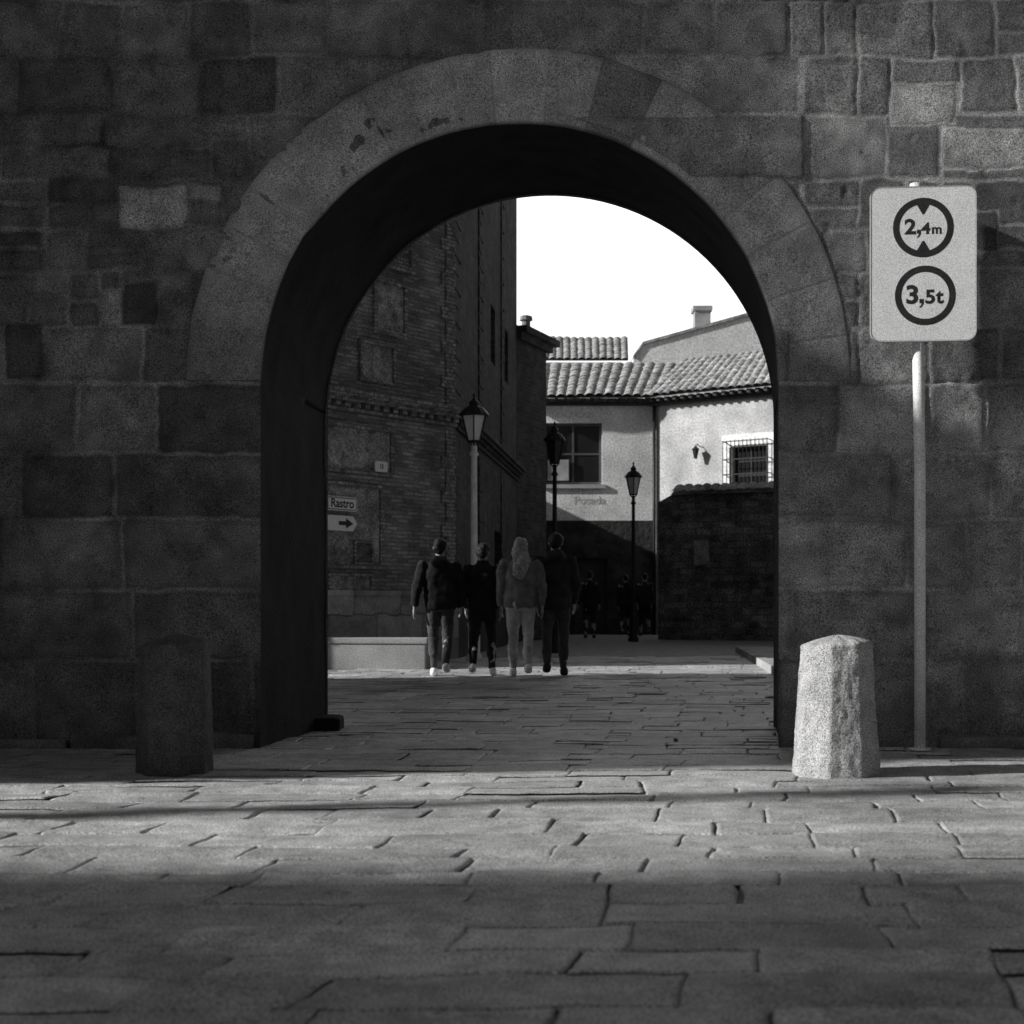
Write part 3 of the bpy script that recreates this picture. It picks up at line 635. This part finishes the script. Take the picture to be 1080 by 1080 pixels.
# ------------------------------------------------------------------ far houses
YH = 44.0
h1 = empty('white_house', (PXm(632,YH),YH,0), 'white house with a big dark window and tiled roof at the end of the lane', 'house')
hx0, hx1 = 0.2, PXm(689,YH)
wz0, wz1 = PZm(511,YH), PZm(446,YH); wu0, wu1 = PXm(574,YH), PXm(635,YH); zb = PZm(549,YH); ze = 7.1
bm = bmesh.new(); holewall(bm, hx0, hx1, zb, ze, [(wu0,wu1,wz0,wz1)], 0, 0.35); bobj('upper_wall', bm, M['white'], h1, False, (0,YH,0))
bm = bmesh.new(); holewall(bm, hx0, hx1, 0, zb-0.003, [(PXm(606,YH),PXm(640,YH),0,2.3)], -0.03, 0.35); bobj('ground_floor_wall', bm, M['rubble'], h1, False, (0,YH,0))  # shadow on the ground floor put into its near-black stone colour
bm = bmesh.new(); box(bm, (PXm(606,YH),0.15,0),(PXm(640,YH),0.2,2.3)); bobj('door', bm, M['wood'], h1, False, (0,YH,0))
window(h1, (0,YH), 0, wu0, wu1, wz0, wz1, 2, 2, M['winframe'], 0.12, fw=0.08)
bm = bmesh.new(); box(bm, (wu0-0.1,-0.08,wz0-0.12),(wu1+0.1,0.1,wz0-0.003)); bobj('sill', bm, M['plaster'], h1, False, (0,YH,0))
bm = bmesh.new(); box(bm, (wu0+0.1,0.05,wz0+0.12),(wu0+0.75,0.10,wz0+0.75), 0.02); bobj('blind', bm, M['plaster'], h1, False, (0,YH,0))
def facetext(s, px, py, size, parent, m):
    x,_,z = P(px,py,YH); link('lettering', textmesh(s, size, 0.004), m, parent, False, (x,YH-0.006,z))
facetext('CALZADOS', 606, 438, 0.22, h1, M['faint']); facetext('Posada', 622, 528, 0.34, h1, M['faint2'])
tile_roof('roof', (hx0-0.3,YH-0.45,ze+0.0), (PXm(716,YH)-0.6,YH-0.45,ze), (PXm(716,YH+4)-0.15,YH+3.4,PZm(384,YH+3.4)), (hx0-0.3,YH+3.4,PZm(384,YH+3.4)), h1, 0.27)
bm = bmesh.new(); box(bm, (hx0-0.2,-0.12,ze-0.22),(hx1,-0.003,ze-0.12)); t = hx0
while t < hx1-0.1: box(bm, (t,-0.36,ze-0.118),(t+0.09,-0.003,ze-0.03)); t += 0.27
bobj('eaves', bm, M['wood'], h1, False, (0,YH,0))
bm = bmesh.new(); box(bm, (hx0,0.36,0),(hx1,6,ze-0.05)); prism(bm, [(hx0,ze-.05),(hx1,ze-.05),(hx1,8.5),(hx0,8.5)], 3.5, 3.7); bobj('rear_wall', bm, M['plaster'], h1, False, (0,YH,0))
bm = bmesh.new(); tube(bm, [(hx1+0.02,-0.1,ze-0.1),(hx1+0.02,-0.1,0.0)], 0.05, 8)
bobj('drainpipe', bm, M['iron'], h1, True, (0,YH,0))
E0 = (hx1+0.06, YH-0.02); E1 = (7.43, 41.7); de = Vector((E1[0]-E0[0],E1[1]-E0[1])).normalized(); E2 = (E0[0]+de.x*9.5, E0[1]+de.y*9.5)
h2 = empty('corner_house', (E0[0],E0[1],0), 'bright rendered house with a barred window, right end of the lane', 'house')
le, ae = seg(E0, E2)
gu0, gz1 = onseg(E0,E2,772,472); gu1, gz0 = onseg(E0,E2,808,515)
bm = bmesh.new(); holewall(bm, 0, le, 0, ze, [(gu0,gu1,gz0,gz1)], 0, 0.35); bobj('front_wall', bm, M['cream'], h2, False, (*E0,0), ae)
window(h2, E0, ae, gu0, gu1, gz0, gz1, 2, 3, M['wood'], 0.14, True)
bm = bmesh.new(); box(bm, (gu0-0.30,-0.06,gz1+0.003),(gu1+0.30,-0.003,gz1+0.36)); box(bm, (gu0-0.26,-0.06,gz0),(gu0-0.06,-0.003,gz1)); box(bm, (gu1+0.06,-0.06,gz0),(gu1+0.26,-0.003,gz1)); bobj('window_surround', bm, M['gable'], h2, False, (*E0,0), ae)
bm = bmesh.new(); box(bm, (0,-0.14,ze-0.24),(le,-0.003,ze-0.14)); t = 0.0
while t < le-0.2: box(bm, (t,-0.4,ze-0.138),(t+0.1,-0.003,ze-0.02)); t += 0.27
bobj('eaves', bm, M['wood'], h2, False, (*E0,0), ae)
dn = Vector((-de.y, de.x))
e0 = Vector((*E0,0))+Vector((-dn.x,-dn.y,0))*0.45+Vector((-0.1,0,ze)); e1 = Vector((*E2,0))-Vector((dn.x,dn.y,0))*0.45+Vector((0,0,ze))
rL = Vector((PXm(720,46.3),46.3,PZm(380,46.3))); rR = rL+Vector((de.x,de.y,0))*8.6
tile_roof('roof', e0, e1, rR, rL, h2, 0.27)
bm = bmesh.new(); vs = [(*E0,0),(*E2,0),(E2[0]+dn.x*5,E2[1]+dn.y*5,0),(E0[0]+dn.x*5,E0[1]+dn.y*5,0)]
quad(bm, vs[1], vs[2], (*vs[2][:2],ze), (*vs[1][:2],ze)); quad(bm, vs[2], vs[3], (*vs[3][:2],ze), (*vs[2][:2],ze)); bobj('rear_wall', bm, M['plaster'], h2, False)
u, z = onseg(E0, E2, 738, 478); L0 = loc_on(E0, ae, u, -0.25, z)
r = empty('wall_lantern', L0, 'small black bracket lantern on the bright house left of the barred window', 'lantern')
bm = bmesh.new(); lathe(bm, [(0.05,-0.18),(0.11,0.08),(0.13,0.09),(0.03,0.18),(0.005,0.22)], 6); bobj('lantern_body', bm, M['iron'], r, False, L0, ae)
bm = bmesh.new(); tube(bm, [(0,0,0.2),(0,0.1,0.26),(0,0.25,0.2)], 0.015, 6); bobj('bracket', bm, M['iron'], r, False, L0, ae)
Y3 = 53
h3 = empty('gabled_house', (PXm(740,Y3),Y3,0), 'pale gabled house with a chimney rising behind the bright house', 'house')
poly = [(PXm(668,Y3),0),(PXm(880,Y3),0),(PXm(880,Y3),PZm(370,Y3)),(PXm(797,Y3),PZm(331,Y3)),(PXm(678,Y3),PZm(364,Y3)),(PXm(668,Y3),PZm(378,Y3))]
bm = bmesh.new(); prism(bm, poly, 0, 4); bobj('gable_wall', bm, M['gable'], h3, False, (0,Y3,0))
bm = bmesh.new()
for (a, b) in ((poly[5],poly[4]),(poly[4],poly[3]),(poly[3],poly[2])):
    prism(bm, [(a[0],a[1]+0.01),(b[0],b[1]+0.01),(b[0],b[1]+0.12),(a[0],a[1]+0.12)], -0.06, 4.2)
rf = bobj('roof', bm, M['tile'], h3, False, (0,Y3,0))
bm = bmesh.new(); box(bm, (PXm(735,Y3),0.6,10.2),(PXm(752,Y3),1.3,PZm(324,Y3))); box(bm, (PXm(734,Y3)-0.03,0.55,PZm(324,Y3)+0.003),(PXm(753,Y3)+0.03,1.35,PZm(320,Y3)+0.04)); bobj('chimney', bm, M['plaster'], rf, False, (0,Y3,0))
Y4 = 58
h4 = empty('tiled_house', (PXm(620,Y4),Y4,0), 'house behind the white house, showing only its ribbed tile roof', 'house')
bm = bmesh.new(); box(bm, (PXm(560,Y4),0,0),(PXm(655,Y4),5,PZm(382,Y4))); bobj('wall', bm, M['white'], h4, False, (0,Y4,0))
tile_roof('roof', (PXm(556,Y4),Y4-.4,PZm(381,Y4)), (PXm(662,Y4),Y4-.4,PZm(381,Y4)), (PXm(662,Y4+3),Y4+3,PZm(356,Y4+3)), (PXm(556,Y4+3),Y4+3,PZm(356,Y4+3)), h4, 0.28)
# dark garden wall in front of bright house
G0 = (PXm(694,38),38.0); G1 = (PXm(817,36.6),36.6); dg_ = Vector((G1[0]-G0[0],G1[1]-G0[1])).normalized(); G2 = (G0[0]+dg_.x*8, G0[1]+dg_.y*8)
lg, ag = seg(G0, G2); gh = PZm(521,38)
gw = empty('garden_wall', (G0[0],G0[1],0), 'high dark rubble wall with a coping below the bright house', 'wall')
bm = bmesh.new(); prism(bm, [(0,0),(lg,0),(lg,gh),(0.45,gh),(0,gh-0.22)], 0, 0.4); box(bm, (0.003,0.403,0),(0.4,5.2,gh-0.4)); bobj('masonry', bm, M['garden'], gw, False, (*G0,0), ag)
tile_roof('coping', Vector((*loc_on(G0,ag,0.4,-0.16,gh),)), Vector(loc_on(G0,ag,lg,-0.16,gh)), Vector(loc_on(G0,ag,lg,0.25,gh+0.22)), Vector(loc_on(G0,ag,0.4,0.25,gh+0.22)), gw, 0.24, 0.25, 0.05, M['infill'])
u, z = onseg(G0, G2, 740, 583)
bm = bmesh.new(); box(bm, (u-0.2,-0.03,z-0.32),(u+0.2,-0.003,z+0.32)); bobj('stone_panel', bm, M['infill'], gw, False, (*G0,0), ag)

# ------------------------------------------------------------------ unseen houses and tree added to shade the square and lane
o = bmesh.new(); box(o, (-9,11.9,0),(-6.1,17.0,9.0)); ob = bobj('lane_shade_house', o, M['plaster'], None, False, (0,0,0)); setp(ob, 'unseen plain house added inside the wall to shade the lane behind the gateway', 'house')
o = bmesh.new(); box(o, (-34,-14,0),(-15,-0.1,12)); ob = bobj('square_shade_house', o, M['plaster'], None, False, (0,0,0)); setp(ob, 'unseen plain house added on the near left to shade the front of the square', 'house')
TY = 1.35
tr = empty('shade_tree', (-12.5,TY,0), 'unseen leafy tree added on the near left to fade the sunlight on the square', 'tree')
bm = bmesh.new(); tube(bm, [(0,0,0),(0.05,0,1.5),(0,0.1,3.2),(0.1,0,5.5)], [0.12,0.09,0.07,0.03], 10)
rt = random.Random(4)
for i in range(9):
    a = rt.uniform(0,6.28); z = rt.uniform(3.0,4.8); tube(bm, [(0,0.05,z),(0.6*math.cos(a),0.4*math.sin(a),z+0.6),(1.4*math.cos(a),0.9*math.sin(a),z+1.5)], [0.04,0.02,0.01], 6)
bobj('trunk', bm, M['bark'], tr, True, (-12.5,TY,0))
V=[]; Fc=[]
for i in range(520):
    while True:
        q = Vector((rt.uniform(-1,1),rt.uniform(-1,1),rt.uniform(-1,1)))
        if q.length < 1.25 and rt.random() < 0.03+0.97*((1-q.y)/2)**1.3: break
    c = Vector((q.x*1.9,q.y*1.85,5.9+q.z*3.0)); u = Vector((rt.gauss(0,1),rt.gauss(0,1),rt.gauss(0,1))).normalized()*0.09; w = u.orthogonal().normalized()*0.065
    b=len(V); V += [c-u,c+w,c+u,c-w]; Fc.append((b,b+1,b+2,b+3))
me = bpy.data.meshes.new('crown'); me.from_pydata([tuple(v) for v in V],[],Fc); me.update(); link('crown', me, M['leaf'], tr, False, (-12.5,TY,0))

# ------------------------------------------------------------------ people
def remesh(bm, vox, name):
    me = bpy.data.meshes.new(name); bmesh.ops.recalc_face_normals(bm, faces=bm.faces); bm.to_mesh(me); bm.free()
    o = bpy.data.objects.new('t', me); COL.objects.link(o)
    md = o.modifiers.new('r','REMESH'); md.mode = 'VOXEL'; md.voxel_size = vox
    sm = o.modifiers.new('s','SMOOTH'); sm.factor = 0.5; sm.iterations = 4
    dg = bpy.context.evaluated_depsgraph_get(); m2 = bpy.data.meshes.new_from_object(o.evaluated_get(dg)); bpy.data.objects.remove(o); m2.name = name
    return m2
def limb(bm, pts, rad, n=14):
    pts = [Vector(p) for p in pts]
    tube(bm, pts, rad, n)
    for p, r in zip(pts, rad): ball(bm, p, r*0.99, 2)
def torso(bm, rings, n=24):
    RR = []
    for x, y, z, rx, ry in rings:
        RR.append([bm.verts.new((x+rx*math.copysign(abs(math.cos(a))**0.92, math.cos(a)), y+ry*math.copysign(abs(math.sin(a))**0.92, math.sin(a)), z)) for a in [2*math.pi*k/n for k in range(n)]])
    for a, b in zip(RR, RR[1:]):
        for k in range(n): bm.faces.new((a[k], a[(k+1)%n], b[(k+1)%n], b[k]))
    bm.faces.new(RR[0][::-1]); bm.faces.new(RR[-1])
def person(px, Y, ht, label, top, bottom, shoe, hair, legs=(0.10,-0.08), arms=((0.06,-0.02),(0.03,0.03)), broad=1.0, long_hair=False, stance=0.055, vox=0.012, group=None, head=0.0, hem=0.49, hip=0.0, hood=False):
    x0 = PXm(px, Y); r = empty('person', (x0,Y,0), label, 'person', group); T = (x0,Y,0); h = ht
    sh = 0.100*broad
    hipz = 0.525
    def leg(s, off):
        ax = s*stance+hip*0.3; ay = off; lift = 0.045+(0.035 if off < -0.05 else 0)
        knee = (s*(stance*0.5+0.03), off*0.42+0.022+(0.02 if off < -0.05 else 0), 0.285); return (s*0.048,0,hipz), knee, (ax, ay, lift)
    LG = [leg(-1, legs[0]), leg(1, legs[1])]
    def arm(s, out, fwd):
        shp = (s*sh, -0.005, 0.808); el = (s*(sh+0.022+out*0.5), -0.025+fwd*0.4, 0.645); wr = (s*(sh+0.015+out), fwd+0.02, 0.50+abs(fwd)*0.15); return shp, el, wr
    AR = [arm(-1, *arms[0]), arm(1, *arms[1])]
    sc = lambda p: Vector(p)*h
    bm = bmesh.new()
    torso(bm, [(0,0,z*h,rx*h*broad**0.6,ry*h) for z,rx,ry in [(0.50,0.075,0.058),(0.55,0.092,0.066),(0.60,0.082,0.058),(0.65,0.078,0.054),(0.72,0.088,0.060),(0.78,0.095,0.060),(0.815,0.085,0.050),(0.84,0.045,0.036)]])
    limb(bm, [sc((0,0,0.82)), sc((0,0.004,0.87)), sc((0,0.008,0.90))], [0.038*h,0.033*h,0.033*h])
    ball(bm, sc((0,0.006,0.943)), (0.045*h,0.055*h,0.060*h), 3); ball(bm, sc((0,0.028,0.912)), (0.032*h,0.034*h,0.034*h), 2)
    ball(bm, sc((head*0.3,0.064,0.928)), (0.009*h,0.014*h,0.014*h), 2)
    for s in (-1,1):
        ball(bm, sc((s*0.046,0.004,0.935)), (0.007*h,0.012*h,0.018*h), 2); ball(bm, sc((s*0.019,0.052,0.942)), (0.012*h,0.008*h,0.008*h), 1)
    for s, (hp, kn, an_) in zip((-1,1), LG):
        mid = (Vector(kn)*0.55+Vector(an_)*0.45)+Vector((0,-0.012,0))
        limb(bm, [sc(hp), sc(Vector(hp).lerp(Vector(kn),0.5)), sc(kn), sc(mid), sc(an_)], [0.052*h,0.044*h,0.032*h,0.031*h,0.020*h])
        ball(bm, sc((an_[0]+s*0.006, an_[1]+0.035, an_[2]-0.022)), (0.024*h,0.068*h,0.019*h), 2)
    for s, (sp, el, wr) in zip((-1,1), AR):
        limb(bm, [sc(sp), sc(Vector(sp).lerp(Vector(el),0.5)), sc(el), sc(wr)], [0.031*h,0.027*h,0.022*h,0.015*h])
        w = sc(wr); d = (sc(wr)-sc(el)).normalized(); d = (d+Vector((0,0.15,0))).normalized(); side = Vector((0,1,0)); side = (side-d*side.dot(d)).normalized()
        ball(bm, w+d*0.035*h*0.9, (0.012*h,0.022*h,0.028*h), 2)
        for k, ln in enumerate((0.036,0.043,0.040,0.030)):
            b = w+d*0.052*h+side*(0.018-0.012*k)*h; cu = -Vector((s,0,0))*0.3
            limb(bm, [b, b+d*ln*0.5*h, b+(d+cu).normalized()*ln*h], [0.0066*h,0.0060*h,0.0055*h], 8)
        b = w+d*0.018*h+side*0.018*h; limb(bm, [b, b+(d+side*0.9).normalized()*0.025*h, b+(d*1.4+side*0.6).normalized()*0.045*h], [0.0075*h,0.0068*h,0.006*h], 8)
    body = link('body', remesh(bm, min(vox,0.011), 'body'), M['skin'], r, True, T)
    def wrinkle(me, a, f):
        for v in me.vertices:
            v.co += v.normal*(a*mnoise.noise(Vector((v.co.x*f, v.co.y*f, v.co.z*f*0.8+px)))+a*0.5*mnoise.noise(v.co*f*2.5))
    bm = bmesh.new()
    torso(bm, [(0,0,z*h,rx*h*broad**0.6,ry*h) for z,rx,ry in [(hem,0.094,0.074),(hem+0.02,0.104,0.082),(0.55,0.108,0.084),(0.60,0.104,0.080),(0.65,0.103,0.078),(0.72,0.107,0.080),(0.77,0.106,0.078),(0.805,0.094,0.068),(0.832,0.070,0.056),(0.852,0.050,0.050),(0.875,0.046,0.048)]])
    if hood: ball(bm, sc((0,-0.058,0.83)), (0.062*h,0.034*h,0.042*h), 3); ball(bm, sc((0,-0.035,0.862)), (0.058*h,0.040*h,0.022*h), 3)
    for s, (sp, el, wr) in zip((-1,1), AR):
        e2 = Vector(el).lerp(Vector(wr), 0.95)
        tube(bm, [sc(sp), sc(Vector(sp).lerp(Vector(el),0.5)), sc(el), sc(e2)], [0.040*h,0.040*h,0.037*h,0.028*h], 14); ball(bm, sc(sp), 0.040*h, 2); ball(bm, sc(el), 0.037*h, 2)
    me = remesh(bm, vox*1.1, 'jacket'); wrinkle(me, 0.030, 6); link('jacket', me, top, r, True, T)
    bm = bmesh.new(); torso(bm, [(0,0,z*h,rx*h,ry*h) for z,rx,ry in [(0.475,0.082,0.062),(0.50,0.092,0.074),(0.54,0.097,0.073),(0.59,0.088,0.064)]])
    for s, (hp, kn, an_) in zip((-1,1), LG):
        mid = (Vector(kn)*0.5+Vector(an_)*0.5)+Vector((0,-0.010,0)); hp2 = Vector(hp)+Vector((0,0,-0.01)); e = Vector(an_)+Vector((0,0,0.012))
        tube(bm, [sc(hp2), sc(hp2.lerp(Vector(kn),0.5)), sc(kn), sc(mid), sc(e)], [0.060*h,0.050*h,0.038*h,0.035*h,0.026*h], 14); ball(bm, sc(hp2), 0.060*h, 2); ball(bm, sc(kn), 0.038*h, 2)
    me = remesh(bm, vox*1.1, 'trousers'); wrinkle(me, 0.014, 9); link('trousers', me, bottom, r, True, T)
    for s, (hp, kn, an_) in zip((-1,1), LG):
        bm = bmesh.new(); dz = an_[2]-0.045
        ball(bm, sc((an_[0]+s*0.006, an_[1]+0.036, 0.020+dz*0.9)), (0.030*h,0.075*h,0.022*h), 3); ball(bm, sc((an_[0]+s*0.004, an_[1]-0.004, 0.036+dz)), (0.030*h,0.042*h,0.036*h), 3)
        for v in bm.verts:
            if dz < 0.01: v.co.z = max(v.co.z, 0.006)
        link('shoe', remesh(bm, vox, 'shoe'), shoe, r, True, T)
    bm = bmesh.new()
    ball(bm, sc((0,-0.006,0.955)), (0.051*h,0.056*h,0.052*h), 3); ball(bm, sc((0,-0.022,0.932)), (0.046*h,0.040*h,0.045*h), 3)
    if long_hair:
        torso(bm, [(0.01*math.sin(z*40)*h,y_*h,z*h,rx*h,ry*h) for z,y_,rx,ry in [(0.70,-0.086,0.020,0.010),(0.74,-0.088,0.046,0.016),(0.79,-0.082,0.060,0.022),(0.84,-0.060,0.063,0.032),(0.88,-0.036,0.062,0.040),(0.92,-0.020,0.058,0.048),(0.96,-0.008,0.052,0.048)]])
    me = remesh(bm, vox, 'hair'); wrinkle(me, 0.016, 14); link('hair', me, hair, r, True, T)
    return r
person(464, 18.8, 1.77, 'person in black jacket, dark jeans and white shoes, leftmost of the four walking away', M['black_cloth'], M['jeans_dark'], M['shoe_white'], M['hair_dark'], (0.08,-0.06), ((0.045,-0.05),(0.01,0.05)), 1.22, stance=0.044, hood=True)
person(509, 18.95, 1.72, 'person in black clothes with pale shoes, second from left of the four', M['black_cloth'], M['black_cloth'], M['shoe_white'], M['hair_dark'], (-0.09,0.10), ((0.0,0.06),(0.005,-0.05)), 1.14, stance=0.070)
person(549, 18.7, 1.78, 'person with long fair hair, grey jacket and pale jeans, third from left of the four', M['grey_cloth'], M['jeans_light'], M['shoe_white'], M['hair_fair'], (0.10,-0.08), ((0.005,0.05),(0.02,-0.04)), 1.2, True, stance=0.050)
person(586, 18.85, 1.85, 'tall person in dark coat and dark shoes, rightmost of the four walking away', M['dark_cloth'], M['jeans_dark'], M['shoe_dark'], M['hair_dark'], (-0.09,0.10), ((0.0,-0.03),(0.01,0.07)), 1.12, stance=0.058, hem=0.47, hood=True)
person(622, 39.0, 1.80, 'person in dark clothes far down the lane, just right of the tall person', M['black_cloth'], M['black_cloth'], M['shoe_dark'], M['hair_dark'], (0.05,-0.05), vox=0.03, group='distant walkers')
person(660, 41, 1.75, 'person in dark clothes far down the lane, beneath the lantern lamp', M['black_cloth'], M['black_cloth'], M['shoe_dark'], M['hair_dark'], (-0.07,0.08), ((0.0,0.03),(0.02,0)), vox=0.03, group='distant walkers')
person(680, 41.5, 1.80, 'person in dark clothes far down the lane, beside the corner of the garden wall', M['dark_cloth'], M['black_cloth'], M['shoe_dark'], M['hair_dark'], (0.07,-0.06), ((0.0,-0.03),(0.0,0.04)), vox=0.03, group='distant walkers')

# ------------------------------------------------------------------ light, world, camera
AZ = math.radians(12); EL = math.radians(25)
d = Vector((math.cos(AZ)*math.cos(EL), math.sin(AZ)*math.cos(EL), -math.sin(EL)))
sun = bpy.data.lights.new('sun','SUN'); sun.energy = 5.0; sun.angle = math.radians(1.3); sun.color = (1,0.99,0.98)
so = bpy.data.objects.new('sun', sun); COL.objects.link(so); so.rotation_euler = d.to_track_quat('-Z','Y').to_euler(); so.location = (-10,0,15)
w = bpy.data.worlds.new('World'); SC.world = w; w.use_nodes = True; nt = w.node_tree; N = nt.nodes; L = nt.links
bg = N['Background']; bg.inputs['Strength'].default_value = 0.05
sky = N.new('ShaderNodeTexSky'); sky.sky_type = 'NISHITA'; sky.sun_disc = False; sky.sun_elevation = EL; sky.sun_rotation = math.atan2(-math.cos(AZ), -math.sin(AZ)); sky.air_density = 1.5; sky.dust_density = 4
bw = N.new('ShaderNodeRGBToBW'); L.new(sky.outputs[0], bw.inputs[0])
dm = N.new('ShaderNodeMath'); dm.operation = 'MULTIPLY'; L.new(bw.outputs[0], dm.inputs[0]); dm.inputs[1].default_value = 0.85
tc = N.new('ShaderNodeTexCoord'); sp = N.new('ShaderNodeSeparateXYZ'); L.new(tc.outputs['Generated'], sp.inputs[0])
mr = N.new('ShaderNodeMapRange'); mr.inputs[1].default_value = 0.6; mr.inputs[2].default_value = 0.93; mr.inputs[3].default_value = 0.0; mr.inputs[4].default_value = 26.0; mr.interpolation_type = 'SMOOTHSTEP'; L.new(sp.outputs[1], mr.inputs[0])
ad = N.new('ShaderNodeMath'); ad.operation = 'ADD'; L.new(dm.outputs[0], ad.inputs[0]); L.new(mr.outputs[0], ad.inputs[1])
L.new(ad.outputs[0], bg.inputs['Color'])
cam = bpy.data.cameras.new('camera'); co = bpy.data.objects.new('camera', cam); COL.objects.link(co)
co.location = (0,0,H); co.rotation_euler = (math.pi/2,0,0); cam.sensor_width = 56; cam.lens = 80; cam.shift_y = (HY-540)/1080; cam.clip_end = 1500; cam.clip_start = 0.05
cam.dof.use_dof = True; cam.dof.focus_distance = 12.0; cam.dof.aperture_fstop = 5.6
SC.camera = co
SC.view_settings.view_transform = 'Standard'; SC.view_settings.look = 'None'; SC.view_settings.exposure = 0
